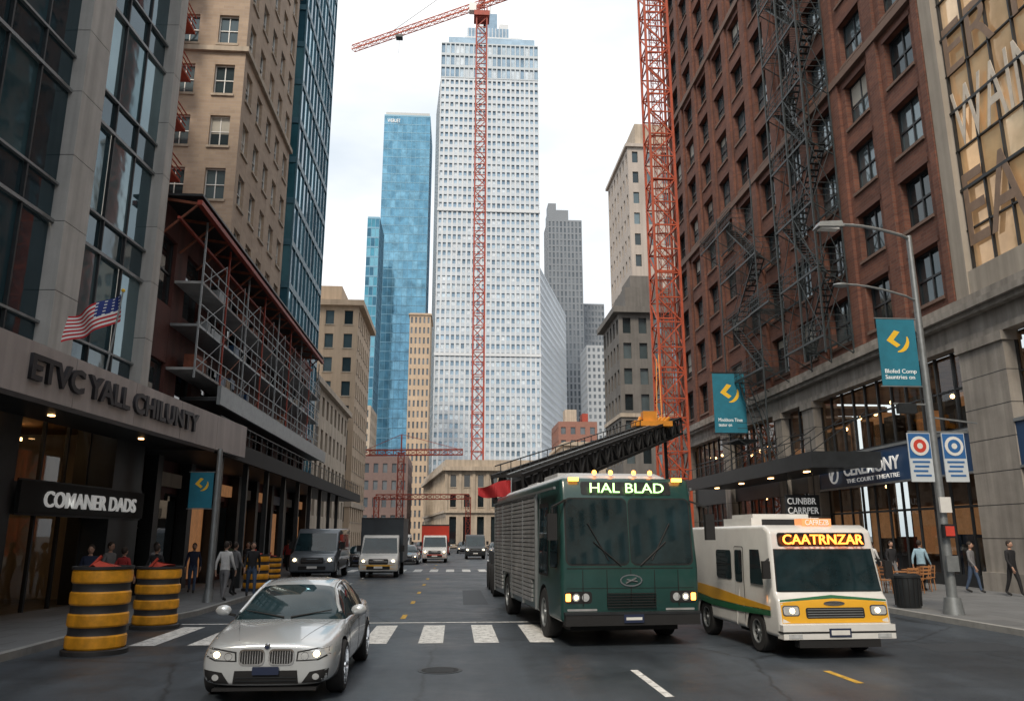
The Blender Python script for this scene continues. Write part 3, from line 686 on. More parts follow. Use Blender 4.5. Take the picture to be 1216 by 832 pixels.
for a in (-.82,.14): 
    mb.box(X+a,X+a+.64,Y-.16,Y-.13,3.5,4.8,sw)
    mb.box(X+a+.02,X+a+.62,Y-.164,Y-.161,4.12,4.78,sb)
    mb.cyl((X+a+.32,Y-.165,4.45),(X+a+.32,Y-.175,4.45),.26,.26,20,white);mb.cyl((X+a+.32,Y-.176,4.45),(X+a+.32,Y-.18,4.45),.18,.18,16,sb if a>0 else sr);mb.cyl((X+a+.32,Y-.181,4.45),(X+a+.32,Y-.184,4.45),.08,.08,12,white)
    for r_ in range(4): mb.box(X+a+.08+.05*(r_%2),X+a+.56-.04*(r_%3),Y-.168,Y-.162,4.0-r_*.12,4.05-r_*.12,sb)
mb.box(X-.16,X+.16,Y-.25,Y-.13,2.05,2.4,dark);mb.box(X-.12,X+.12,Y-.27,Y-.255,2.1,2.35,sr)
mb.box(X-.16,X+.16,Y-.22,Y-.16,1.2,1.6,galv);mb.box(X-.15,X+.15,Y-.22,Y-.15,2.7,3.1,white)
lamp=mb.obj('street_lamp',smooth=True)
text('banner_text','Blofed Comp\nSauntries on',(11.75,Y-.012),(1,0),6.3,.9,.28,letterw,lamp,.008)
mb=MB();banner(mb,(16.7,50),(1,0),2.15,8.6,12.5);crescent(mb,(16.7,50),(1,0),2.15,8.6,12.5);mb.beam((16.6,50,12.55),(20,50,12.55),.05,dark);mb.beam((16.6,50,8.55),(20,50,8.55),.05,dark);wb=mb.obj('teal_banner')
text('banner_text','Minddtons Tlnee\ntestor on',(16.95,49.985),(1,0),9.,1.6,.55,letterw,wb,.008)
mb=MB();mb.cyl((-7.5,25.9,.13),(-7.5,25.9,4.8),.11,.08,14,galv);mb.cyl((-7.5,25.9,.13),(-7.5,25.9,.5),.17,.13,14,galv);banner(mb,(-8.35,25.9),(1,0),.72,2.95,4.05);crescent(mb,(-8.35,25.9),(1,0),.72,2.95,4.05);mb.beam((-8.4,25.9,4.07),(-7.5,25.9,4.07),.015,galv);mb.beam((-8.4,25.9,2.93),(-7.5,25.9,2.93),.015,galv);mb.obj('banner_pole',smooth=True)
by=mat('barrel_yellow',(.82,.36,.02),.5,var=.25,scale=4,streak=.3);bk=mat('barrel_black',(.03,.03,.032),.6,var=.3,scale=5)
redc=mat('red_cloth',(.40,.04,.02),.8,var=.3)
def barrel(x,y,r,h,z=0):
    mb=MB();n=4;hh=(h-.16)/(n*1.25+(n-1)*.75);zz=.1
    mb.rev((0,0,0),(0,0,1),[(0,0),(r*1.1,0),(r*1.1,.08),(r*1.0,.1)],32,bk)
    for i in range(2*n-1):
        if i%2==0:
            H=hh*1.25;mb.rev((0,0,zz),(0,0,1),[(r*.96,0),(r*1.0,.03),(r*1.005,H*.5),(r*1.0,H-.03),(r*.96,H)],32,by)
        else:
            H=hh*.75;mb.rev((0,0,zz),(0,0,1),[(r*.96,0),(r*.94,.02),(r*.94,H-.02),(r*.96,H)],32,bk)
        zz+=H
    mb.rev((0,0,zz),(0,0,1),[(r*.97,0),(r*1.03,.01),(r*1.03,.06),(r*.9,.06),(r*.88,-.05),(0,-.05)],32,bk)
    # crumpled red sheeting on top
    R_=random.Random(int(x*100+y));ring=[(math.cos(t*.7)*r*R_.uniform(.4,.75),math.sin(t*.7)*r*R_.uniform(.4,.75),zz+R_.uniform(-.02,.1)) for t in range(9)]
    for i in range(9): mb.face([ring[i],ring[(i+1)%9],(-.08,0,zz+R_.uniform(.12,.18))],redc)
    mb.cyl((-r*.5,0,zz),(-r*.2,.1,zz+.24),.05,.03,6,redc)
    mb.obj('traffic_barrel',loc=(x,y,z),smooth=True,ang=30)
barrel(-6.6,16.0,.52,1.55);barrel(-7.0,20.1,.5,1.4);barrel(-7.35,31.2,.46,1.3,.13);barrel(-8.4,38.5,.42,1.05,.13)
mb=MB();mb.rev((0,0,0),(0,0,1),[(0,0),(.3,0),(.33,.05),(.36,.8),(.38,.82),(.38,.88),(.3,.92),(0,.93)],20,dark)
for i in range(16):
    t=i*math.pi/8;mb.beam((.34*math.cos(t),.34*math.sin(t),.06),(.375*math.cos(t),.375*math.sin(t),.8),.012,black)
mb.obj('litter_bin',loc=(12.85,22.6,.13),smooth=True)
wood=mat('cafe_wood',(.36,.16,.06),.6,var=.2,scale=6)
def chair(x,y,r):
    mb=MB()
    for a in (-.2,.2):
        for b in (-.2,.2): mb.beam((a,b,0),(a*.9,b*.9,.45),.018,wood)
        mb.beam((a,.2,.45),(a,.26,.88),.018,wood)
    mb.box(-.22,.22,-.22,.22,.44,.47,wood)
    for z in (.6,.72,.84): mb.box(-.2,.2,.22+.06*(z-.45),.245+.06*(z-.45),z,z+.06,wood)
    mb.obj('cafe_chair',loc=(x,y,.13),rot=r)
def table(x,y):
    mb=MB();mb.cyl((0,0,0),(0,0,.03),.25,.25,14,dark);mb.cyl((0,0,.03),(0,0,.72),.03,.03,8,dark);mb.cyl((0,0,.72),(0,0,.75),.36,.36,20,wood);mb.obj('cafe_table',loc=(x,y,.13))
for i,(x,y) in enumerate(((15.8,28.2),(17.2,29.8),(15.6,31),(14.6,28.6))):
    table(x,y);chair(x-.6,y,math.pi/2);chair(x+.6,y+.1,-math.pi/2);chair(x,y-.65,math.pi)
# ------------------------------------------------------------ vehicles
def evalmesh(o):
    bpy.context.view_layer.update()
    return bpy.data.meshes.new_from_object(o.evaluated_get(bpy.context.evaluated_depsgraph_get()))
def finish_body(name,verts,faces,mats,fm=None,sub=0,bevel=0,cuts=(),ang=35,parent=None):
    me=bpy.data.meshes.new(name);me.from_pydata(verts,[],faces)
    bm=bmesh.new();bm.from_mesh(me);bmesh.ops.recalc_face_normals(bm,faces=bm.faces);bm.to_mesh(me);bm.free()
    for m in mats: me.materials.append(m)
    if fm: me.polygons.foreach_set('material_index',fm)
    o=bpy.data.objects.new(name,me);COL.objects.link(o)
    if bevel: b=o.modifiers.new('b','BEVEL');b.width=bevel;b.segments=4;b.limit_method='ANGLE';b.angle_limit=math.radians(25)
    if sub: s=o.modifiers.new('s','SUBSURF');s.levels=sub;s.render_levels=sub
    if bevel or sub:
        n=evalmesh(o);o.modifiers.clear();o.data=n
    bvh=BVHTree.FromPolygons([v.co.copy() for v in o.data.vertices],[tuple(p.vertices) for p in o.data.polygons])
    cs=[]
    for (x0,x1,y,z,r) in cuts:
        c=MB();c.cyl((x0,y,z),(x1,y,z),r,r,28,mats[-1]);co=c.obj('cut')
        co.data.materials.clear()
        for m in mats: co.data.materials.append(m)
        for p in co.data.polygons:p.material_index=len(mats)-1
        bo=o.modifiers.new('c','BOOLEAN');bo.object=co;bo.operation='DIFFERENCE';bo.solver='EXACT';cs.append(co)
    if cs:
        n=evalmesh(o);o.modifiers.clear();o.data=n
        for c in cs: bpy.data.objects.remove(c)
    o.data.shade_smooth();o.data.set_sharp_from_angle(angle=math.radians(ang))
    if parent:o.parent=parent
    return o,bvh
def drape(mb,bvh,ax,out,m,off=.008,rings=4,seg=.1):
    pts=[]
    n=len(out)
    for i in range(n):
        a=Vector(out[i]);b=Vector(out[(i+1)%n]);k=max(1,int((b-a).length/seg))
        for j in range(k): pts.append(a.lerp(b,j/k))
    c=sum(pts,Vector((0,0)))/len(pts)
    def proj(p):
        if ax=='F': o,d=Vector((p.x,-6,p.y)),Vector((0,1,0))
        elif ax=='B': o,d=Vector((p.x,20,p.y)),Vector((0,-1,0))
        elif ax=='L': o,d=Vector((6,p.x,p.y)),Vector((-1,0,0))
        elif ax=='R': o,d=Vector((-6,p.x,p.y)),Vector((1,0,0))
        else: o,d=Vector((p.x,p.y,9)),Vector((0,0,-1))
        h=bvh.ray_cast(o,d)
        if h[0] is None:
            q=bvh.find_nearest(o+d*(6 if ax!='B' else 10));return q[0]-d*off
        return h[0]-d*off
    N=len(pts);b0=len(mb.v);k=mb.mi(m)
    for r in range(rings):
        t=1-r/rings
        for p in pts: mb.v.append(tuple(proj(c+(p-c)*t)))
    mb.v.append(tuple(proj(c)));ci=len(mb.v)-1
    for r in range(rings-1):
        for i in range(N):
            j=(i+1)%N;mb.f.append((b0+r*N+i,b0+r*N+j,b0+(r+1)*N+j,b0+(r+1)*N+i));mb.m.append(k)
    r=rings-1
    for i in range(N): mb.f.append((b0+r*N+i,b0+r*N+(i+1)%N,ci));mb.m.append(k)
def rrect(x0,x1,z0,z1,r,n=4):
    o=[]
    for cx,cz,a in ((x1-r,z1-r,0),(x0+r,z1-r,90),(x0+r,z0+r,180),(x1-r,z0+r,270)):
        for i in range(n+1):
            t=math.radians(a+90*i/n);o.append((cx+r*math.cos(t),cz+r*math.sin(t)))
    return o
def mirror(o): return [(-a,b) for a,b in reversed(o)]
def wheel(mb,x,y,R,w,side,spk=10,hub=None,rimr=.66):
    hub=hub or chrome
    s=side
    mb.rev((x,y,R),(s,0,0),[(R*rimr,0),(R*.93,0),(R,-.03),(R,-w+.03),(R*.93,-w),(R*rimr,-w)],32,rubber)
    mb.rev((x,y,R),(s,0,0),[(R*rimr,-.0),(R*rimr*.96,-.02),(R*rimr*.93,-w*.8),(0,-w*.8)],32,dark)
    mb.rev((x,y,R),(s,0,0),[(R*rimr*1.02,.004),(R*rimr*.93,.004),(R*rimr*.92,-.04)],32,hub)
    mb.rev((x,y,R),(s,0,0),[(0,-.0),(R*.12,-.0),(R*.15,-.05),(R*.15,-.08)],16,hub)
    for i in range(spk):
        t=2*math.pi*i/spk;d=Vector((0,math.cos(t),math.sin(t)));c=Vector((x-s*.045,y,R))
        mb.beam(c+d*R*.1,c+d*R*rimr*.97,R*.045,hub)
carglass=mat('vehicle_glass',(.014,.03,.036),.03,0.08,var=.5,scale=1.1,spec=.7)
headl=mat('headlamp_lens',(.6,.62,.63),.08,.3,var=.2,scale=9,coat=1)
headon=mat('headlamp_lit',(1,.85,.6),.3,es=6,ecol=(1,.78,.45),var=0)
ledon=mat('marker_lamp',(1,.45,.1),.3,es=7,ecol=(1,.33,.05),var=0)
plate=mat('number_plate',(.02,.03,.07),.4,var=.05)
seam=mat('panel_gap',(.01,.01,.01),.8,var=0)
def sedan(name,loc,rot,paintc):
    E=empty(name,loc,rot)
    paint=mat('silver_car_paint',paintc,.22,.35,var=.02,scale=30,coat=1) if paintc[0]>.2 else mat('dark_car_paint_%d'%int(paintc[0]*999),paintc,.26,.4,var=.03,scale=30,coat=1)
    S=[
     (0.0,.24,(.64,.24),(.70,.36),(.72,.50),(.68,.63),(.54,.70),(0,.715)),
     (0.05,.20,(.74,.20),(.80,.34),(.82,.50),(.77,.66),(.60,.72),(0,.735)),
     (0.22,.18,(.80,.18),(.87,.34),(.88,.52),(.83,.70),(.65,.77),(0,.785)),
     (0.6,.18,(.82,.18),(.90,.34),(.91,.56),(.87,.78),(.69,.84),(0,.86)),
     (1.1,.18,(.82,.18),(.90,.34),(.915,.60),(.88,.85),(.72,.90),(0,.925)),
     (1.55,.18,(.83,.18),(.90,.34),(.915,.62),(.885,.90),(.76,.945),(0,.96)),
     (2.4,.18,(.83,.18),(.90,.34),(.915,.64),(.885,.93),(.78,.96),(0,.97)),
     (3.3,.18,(.83,.18),(.90,.34),(.915,.65),(.885,.95),(.78,.98),(0,.99)),
     (3.95,.20,(.82,.20),(.90,.36),(.915,.66),(.87,.96),(.74,1.0),(0,1.01)),
     (4.45,.26,(.76,.26),(.86,.40),(.88,.66),(.83,.95),(.68,1.01),(0,1.02)),
     (4.62,.32,(.66,.32),(.76,.42),(.79,.64),(.74,.90),(.58,.97),(0,.98))]
    V=[];F=[]
    for s in S:
        y=s[0];ring=[(0,s[1])]+list(s[2:7])+[s[7]]+[(-a,b) for a,b in reversed(s[2:7])]
        V+=[(a,y,b) for a,b in ring]
    n=12
    for i in range(len(S)-1):
        for j in range(n): F.append((i*n+j,i*n+(j+1)%n,(i+1)*n+(j+1)%n,(i+1)*n+j))
    F.append(tuple(range(n)));F.append(tuple((len(S)-1)*n+i for i in range(n)))
    R=.34;yf,yr=.82,3.66
    cuts=[(s*.62,s*1.1,y,R,R+.045) for s in (1,-1) for y in (yf,yr)]
    body,bvh=finish_body('body',V,F,[paint,black],sub=3,cuts=cuts,ang=40,parent=E)
    G=[(1.18,.92,.80,.90,.74,.93),(1.5,.94,.82,1.10,.70,1.14),(1.95,.96,.84,1.345,.64,1.40),(2.5,.97,.85,1.41,.63,1.46),(3.05,.98,.85,1.39,.62,1.435),(3.55,.99,.82,1.22,.64,1.26),(4.02,1.0,.74,1.0,.66,1.03)]
    V=[];F=[];fm=[]
    for (y,zb,xb,ze,xe,zc) in G:
        V+=[(xb,y,zb-.03),(xe,y,ze),(xe*.6,y,zc-.008),(0,y,zc),(-xe*.6,y,zc-.008),(-xe,y,ze),(-xb,y,zb-.03)]
    for i in range(len(G)-1):
        for j in range(6):
            F.append((i*7+j,i*7+j+1,(i+1)*7+j+1,(i+1)*7+j))
            fm.append(0 if j in (0,5) else (1 if i in (2,3) else 0))
    F.append(tuple(range(7)));fm.append(0);F.append(tuple((len(G)-1)*7+i for i in range(7)));fm.append(1)
    gh,gb=finish_body('greenhouse',V,F,[carglass,paint],fm,sub=2,ang=60,parent=E)
    mb=MB()
    for s in (1,-1):
        def on(y,z):
            h=gb.ray_cast(Vector((s*3,y,z)),Vector((-s,0,0)));return Vector(h[0]) if h[0] else Vector((s*.7,y,z))
        def strip(pts,r,m):
            q=[on(*p) for p in pts]
            for a,b in zip(q,q[1:]): mb.cyl(a,b,r,r,8,m)
        strip([(1.42,.99),(1.55,1.09),(1.75,1.2),(1.95,1.30),(2.15,1.345),(2.5,1.375),(2.95,1.36),(3.2,1.30),(3.4,1.21),(3.6,1.1),(3.72,1.03)],.03,paint)
        strip([(2.42,.96),(2.42,1.1),(2.42,1.36)],.028,black);strip([(3.2,.97),(3.24,1.1),(3.26,1.26)],.022,black)
        mb.ball((s*1.0,1.5,1.02),.12,paint,8,(1.0,.6,.68));mb.beam((s*.82,1.5,.95),(s*.95,1.5,.98),.025,black)
        mb.box(min(s*.92,s*1.08),max(s*.92,s*1.08),1.565,1.575,.97,1.07,chrome)
        sd='L' if s>0 else 'R'
        for y in (1.32,2.42,3.35): drape(mb,bvh,sd,[(y,.32),(y+.012,.32),(y+.012,.90),(y,.90)],seam,.003,1,.06)
        drape(mb,bvh,sd,[(1.32,.30),(3.3,.30),(3.3,.315),(1.32,.315)],seam,.003,1)
        drape(mb,bvh,sd,[(1.25,.915),(3.6,.945),(3.6,.965),(1.25,.935)],chrome,.006,1)
        for y in (2.15,3.05): drape(mb,bvh,sd,rrect(y,y+.2,.79,.825,.015,2),chrome,.03,1)
        for y in (yf,yr): wheel(mb,s*.925,y,R,.23,s,10,chrome,.72)
        h=[(.38,.51),(.66,.52),(.85,.60),(.84,.69),(.64,.675),(.39,.63)]
        h=h if s>0 else mirror(h);drape(mb,bvh,'F',h,black,.004,4,.04)
        h2=[(.40,.525),(.65,.535),(.80,.605),(.80,.66),(.63,.655),(.41,.615)]
        h2=h2 if s>0 else mirror(h2);drape(mb,bvh,'F',h2,headl,.009,4,.04)
        for hx,hz,r in ((.49,.575,.045),(.64,.598,.045)):
            c=[(s*hx+r*math.cos(t*math.pi/8),hz+r*.9*math.sin(t*math.pi/8)) for t in range(16)];drape(mb,bvh,'F',c,headon if hx>.5 else headl,.014,2,.04)
            c=[(s*hx+r*1.2*math.cos(t*math.pi/8),hz+r*1.1*math.sin(t*math.pi/8)) for t in range(16)];drape(mb,bvh,'F',c,chrome,.012,2,.04)
        g=rrect(.025,.355,.465,.665,.06);g=g if s>0 else mirror(g);drape(mb,bvh,'F',g,chrome,.012,3,.04)
        g=rrect(.045,.335,.483,.647,.05);g=g if s>0 else mirror(g);drape(mb,bvh,'F',g,black,.017,3,.04)
        for i in range(8):
            Xx=s*(.075+i*.033);drape(mb,bvh,'F',[(Xx-.005,.487),(Xx+.005,.487),(Xx+.005,.643),(Xx-.005,.643)],chrome,.024,1,.05)
        g=[(.46,.24),(.78,.25),(.80,.42),(.56,.38)];g=g if s>0 else mirror(g);drape(mb,bvh,'F',g,black,.006,3,.04)
        c=[(s*.64+.045*math.cos(t*math.pi/6),.32+.04*math.sin(t*math.pi/6)) for t in range(12)];drape(mb,bvh,'F',c,headl,.012,2,.04)
        q=[(s*.40,.16),(s*.408,.16),(s*.668,1.15),(s*.66,1.15)];drape(mb,bvh,'T',q,seam,.002,1,.08)
    drape(mb,bvh,'F',[(-.42,.235),(.42,.235),(.40,.40),(-.40,.40)],black,.006,3,.04)
    for z in (.27,.31): drape(mb,bvh,'F',[(-.39,z),(.39,z),(.39,z+.012),(-.39,z+.012)],dark,.014,1,.06)
    drape(mb,bvh,'F',rrect(-.17,.17,.35,.45,.012,2),plate,.03,1,.06)
    mb.cyl((0,.02,.70),(0,-.004,.69),.038,.038,14,chrome);mb.cyl((0,0,.69),(0,-.008,.689),.028,.028,14,plate)
    mb.box(-.66,.66,-.03,.5,.16,.19,black)
    for s in (-1,1): mb.cyl((s*.05,1.2,.95),(s*.62,1.34,1.035),.012,.008,6,black)
    mb.obj('trim',E,smooth=True)
    return E
sedan('sedan_car',(-2.42,11.15,0),0,(.60,.63,.65))
def boxy(name,loc,rot,prof,hw,taper,zb,paint,wheels,R,ww=.28,bevel=.07,detail=None,hub=galv,nose=0.0):
    E=empty(name,loc,rot);n=len(prof);V=[]
    for s in (1,-1):
        for y,z in prof:
            k=1-taper*max(0,z-zb);V.append((s*hw*k,y,z))
    F=[tuple(range(n)),tuple(range(2*n-1,n-1,-1))]
    for i in range(n): j=(i+1)%n;F.append((i,j,n+j,n+i))
    cuts=[(s*(hw-.45),s*(hw+.3),y,R,R+.07) for s in (1,-1) for y in wheels]
    body,bvh=finish_body('body',V,F,[paint,black],bevel=bevel,cuts=cuts,ang=30,parent=E)
    mb=MB()
    for s in (1,-1):
        for y in wheels: wheel(mb,s*(hw-.01),y,R,ww,s,8,hub,.58)
    mb.box(-hw+.3,hw-.3,.5,2.5,.25,.5,black)
    if detail: detail(mb,bvh,E)
    mb.obj('trim',E,smooth=True)
    return E
green=mat('bus_green_paint',(.014,.055,.05),.3,0,var=.15,scale=2,coat=.5)
ribm=mat('ribbed_aluminium',(.42,.43,.44),.4,.3,var=.2,scale=1.5,streak=.25)
roofw=mat('bus_roof_white',(.50,.51,.52),.5,var=.12,scale=1.2)
ledbg=mat('led_board',(.008,.009,.008),.3,var=0)
ledg=mat('led_green',(.5,1,.4),.5,es=2.2,ecol=(.55,1,.35),var=0)
ledo=mat('led_orange',(1,.3,.05),.5,es=5,ecol=(1,.2,.03),var=0)
def bus_detail(mb,bvh,E):
    hw=1.42;L=9.4
    V=[]
    for y,sx,zt in ((.35,.78,3.24),(1.1,.9,3.36),(L-.3,.9,3.36),(L-.05,.8,3.22)):
        V+=[(-hw*sx-.06,y,3.06),(-hw*sx*.8,y,zt),(hw*sx*.8,y,zt),(hw*sx+.06,y,3.06)]
    F=[]
    for i in range(3):
        for j in range(3): F.append((i*4+j,i*4+j+1,(i+1)*4+j+1,(i+1)*4+j))
    F.append((0,1,2,3));F.append((12,13,14,15))
    finish_body('roof',V,F,[roofw,black],bevel=.1,ang=40,parent=E)
    for s in (1,-1):
        x0,x1=(hw-.02,hw+.035) if s>0 else (-hw-.035,-hw+.02)
        for i in range(24):
            z=.62+i*.1
            if z>2.95: break
            for a,b in ((3.0,6.2),(7.7,9.2)) if z<1.1 else ((2.55,9.25),): 
                mb.box(x0,x1,a,b,z,z+.075,ribm)
        for y in (2.5,4.2,5.9,7.6,9.25): mb.box(x0-.01 if s<0 else x0,x1 if s<0 else x1+.01,y-.03,y+.03,1.1 if y==7.6 else .5,3.0,galv)
        sd='L' if s>0 else 'R'
        drape(mb,bvh,sd,rrect(.35,1.05,1.45,2.7,.08),carglass,.01,1,.2)
        drape(mb,bvh,sd,rrect(1.25,2.3,1.25,2.75,.06),black,.01,1,.2)
        drape(mb,bvh,sd,rrect(1.32,1.74,1.3,2.65,.05),carglass,.02,1,.2);drape(mb,bvh,sd,rrect(1.80,2.23,1.3,2.65,.05),carglass,.02,1,.2)
        mb.beam((s*1.3,.05,2.75),(s*1.62,-.2,2.6),.025,black);mb.beam((s*1.62,-.2,2.6),(s*1.62,-.2,2.45),.02,black)
        mb.box(min(s*1.53,s*1.72),max(s*1.53,s*1.72),-.26,-.16,1.98,2.48,black)
        g=rrect(.80,1.34,.80,1.02,.06);g=g if s>0 else mirror(g);drape(mb,bvh,'F',g,black,.008,1)
        for hx in (.93,1.12): 
            c=[(s*hx+.075*math.cos(t*math.pi/8),.91+.075*math.sin(t*math.pi/8)) for t in range(16)];drape(mb,bvh,'F',c,headl,.016,1)
            c=[(s*hx+.04*math.cos(t*math.pi/8),.91+.04*math.sin(t*math.pi/8)) for t in range(16)];drape(mb,bvh,'F',c,headon if hx>1 else headl,.024,1)
        g=rrect(1.23,1.33,.84,.98,.02);g=g if s>0 else mirror(g);drape(mb,bvh,'F',g,ledon,.02,1)
        g=rrect(.7,1.3,.66,.7,.01,1);g=g if s>0 else mirror(g);drape(mb,bvh,'F',g,ribm,.01,1)
        g=rrect(.012,1.32,1.50,2.80,.12);g=g if s>0 else mirror(g);drape(mb,bvh,'F',g,black,.006,2)
        g=rrect(.025,1.29,1.53,2.77,.1);g=g if s>0 else mirror(g);drape(mb,bvh,'F',g,carglass,.014,2)
        mb.cyl((s*.2,-.05,1.5),(s*.75,-.02,1.95),.016,.012,6,black);mb.cyl((s*.45,-.03,1.6),(s*.85,.01,2.3),.014,.014,6,black)
        mb.box(min(s*1.0,s*1.2),max(s*1.0,s*1.2),.1,.18,3.13,3.2,ledon)
        for q in (.25,.6): mb.ball((s*q,.35,3.32),.05,ledon,5)
        mb.beam((s*1.46,.3,3.0),(s*1.46,9.2,3.0),.035,galv)
    drape(mb,bvh,'F',rrect(-.95,.95,2.86,3.12,.04),ledbg,.012,1)
    for i in range(5): mb.box(-.98+i*.49-.006,-.98+i*.49+.006,-.035,.0,.75,1.42,seam)
    drape(mb,bvh,'F',[(-1.3,1.44),(1.3,1.44),(1.3,1.455),(-1.3,1.455)],seam,.005,1)
    drape(mb,bvh,'F',[(-1.3,1.07),(1.3,1.07),(1.3,1.08),(-1.3,1.08)],seam,.005,1)
    e=[(.23*math.cos(t*math.pi/12),1.22+.115*math.sin(t*math.pi/12)) for t in range(24)];drape(mb,bvh,'F',e,chrome,.02,1)
    e=[(.20*math.cos(t*math.pi/12),1.22+.09*math.sin(t*math.pi/12)) for t in range(24)];drape(mb,bvh,'F',e,green,.026,1)
    mb.beam((-.12,-.065,1.17),(.1,-.065,1.27),.016,chrome);mb.beam((-.1,-.065,1.24),(.12,-.065,1.2),.014,chrome)
    mb.box(-1.36,1.36,-.14,.1,.40,.64,black);mb.box(-1.37,1.37,-.15,-.0,.60,.645,dark)
    mb.box(-.2,.2,-.165,-.15,.45,.6,plate);mb.box(-.16,.16,-.17,-.166,.5,.55,white)
    for i in range(6): mb.box(-.5,.5,-.06,-.03,.72+i*.05,.735+i*.05,seam)
    mb.box(-.8,.8,3.,4.6,3.3,3.5,roofw);mb.box(-.7,.7,6.2,7.6,3.3,3.48,roofw)
prof=[(0,.45),(-.03,1.45),(.10,2.85),(.22,3.2),(9.4,3.2),(9.4,.45)]
bus=boxy('city_bus',(3.5,16.15,0),math.radians(5.0),prof,1.42,.02,1.4,green,(1.75,6.95),.5,.32,.09,bus_detail)
bus.scale=(1,1,1.02)
t=text('destination_text','HAL BLAD',(-.78,.0),(1,0),2.9,1.56,.19,ledg,bus,.02,.0,0);t.location=(0,.055,0)
mwhite=mat('minibus_white_paint',(.70,.70,.68),.3,0,var=.08,scale=2,coat=.6)
mgreen=mat('stripe_green',(.02,.13,.06),.35,var=.05,coat=.6);myel=mat('stripe_yellow',(.76,.40,.03),.35,var=.08,coat=.6)
def mini_detail(mb,bvh,E):
    for s in (1,-1):
        sd='L' if s>0 else 'R'
        drape(mb,bvh,sd,[(.55,1.22),(1.15,1.22),(1.15,1.85),(.72,1.85)],carglass,.012,1)
        drape(mb,bvh,sd,rrect(1.48,1.95,.35,1.9,.05),seam,.006,1);drape(mb,bvh,sd,rrect(1.495,1.935,.365,1.885,.05),mwhite,.01,1);drape(mb,bvh,sd,rrect(1.53,1.9,1.22,1.83,.05),carglass,.016,1)
        drape(mb,bvh,sd,rrect(2.1,2.95,1.25,1.82,.08),carglass,.012,1)
        drape(mb,bvh,sd,rrect(2.1,2.95,1.53,1.55,.005,1),black,.018,1)
        drape(mb,bvh,sd,[(.3,.86),(1.4,.92),(3.0,1.03),(4.7,1.10),(4.7,.90),(3.2,.80),(1.6,.78),(.3,.80)],myel,.013,2,.15)
        drape(mb,bvh,sd,[(.3,.79),(1.6,.77),(3.2,.79),(4.7,.89),(4.7,.76),(3.2,.66),(1.6,.66),(.3,.70)],mgreen,.017,2,.15)
        mb.beam((s*1.0,.35,1.7),(s*1.16,.15,1.65),.02,black);mb.box(min(s*1.1,s*1.24),max(s*1.1,s*1.24),.1,.17,1.35,1.66,black)
        g=rrect(.66,.98,.72,.90,.05);g=g if s>0 else mirror(g);drape(mb,bvh,'F',g,chrome,.008,1)
        g=rrect(.68,.96,.74,.88,.04);g=g if s>0 else mirror(g);drape(mb,bvh,'F',g,headl,.014,1)
        c=[(s*.80+.045*math.cos(t*math.pi/8),.81+.045*math.sin(t*math.pi/8)) for t in range(16)];drape(mb,bvh,'F',c,headon,.02,1)
        mb.cyl((s*.1,.17,1.16),(s*.62,.22,1.55),.012,.01,6,black)
        mb.box(min(s*.7,s*.95),max(s*.7,s*.95),-.13,-.12,.36,.43,headl)
    drape(mb,bvh,'F',[(-1.0,1.12),(1.0,1.12),(.95,1.87),(-.95,1.87)],black,.006,3)
    drape(mb,bvh,'F',[(-.98,1.14),(.98,1.14),(.93,1.85),(-.93,1.85)],carglass,.014,3)
    drape(mb,bvh,'F',[(-1.0,.60),(1.0,.60),(1.0,.95),(.6,.98),(0,1.02),(-.6,.98),(-1.0,.95)],myel,.005,3)
    drape(mb,bvh,'F',[(-1.0,.96),(-.6,.99),(0,1.03),(.6,.99),(1.0,.96),(1.0,.99),(0,1.07),(-1.0,.99)],mgreen,.005,2)
    drape(mb,bvh,'F',rrect(-.55,.55,.68,.86,.04),black,.012,2)
    for i in range(4): drape(mb,bvh,'F',rrect(-.52,.52,.70+i*.042,.712+i*.042,.003,1),galv,.02,1)
    e=[(.2*math.cos(t*math.pi/12),.93+.04*math.sin(t*math.pi/12)) for t in range(24)];drape(mb,bvh,'F',e,chrome,.016,1)
    drape(mb,bvh,'F',rrect(-.85,.85,1.92,2.16,.05),ledbg,.012,2)
    mb.box(-1.04,1.04,-.12,.12,.34,.58,mwhite);mb.box(-1.05,1.05,-.125,.1,.44,.47,black);mb.box(-.75,.75,-.1,.1,.2,.34,black)
    mb.box(-.2,.2,-.14,-.12,.38,.52,plate);mb.box(-.17,.17,-.143,-.14,.41,.49,white)
    mb.box(-.72,.72,1.7,3.2,2.27,2.46,mwhite);mb.box(-.6,.6,1.9,3.0,2.46,2.54,mwhite);mb.box(-.5,.3,1.69,1.7,2.3,2.43,dark)
    mb.box(-.24,.34,.5,.8,2.27,2.42,mat('roof_sign',(.7,.3,.12),.4,es=.5,ecol=(1,.4,.15)))
prof=[(0,.35),(-.02,.62),(.03,1.0),(.14,1.1),(.28,1.88),(.32,2.2),(.55,2.3),(4.6,2.3),(4.75,2.15),(4.78,.4)]
mini=boxy('minibus',(6.78,14.35,0),math.radians(2.5),prof,1.05,.04,1.2,mwhite,(1.0,3.7),.37,.24,.07,mini_detail)
t=text('destination_text','CAATRNZAR',(-.78,.0),(1,0),1.95,1.56,.18,ledo,mini,.02,.01);t.location=(0,.215,0)
text('roof_sign_text','CAFREZB',(-.18,.49),(1,0),2.3,.46,.1,letterw,mini,.01)
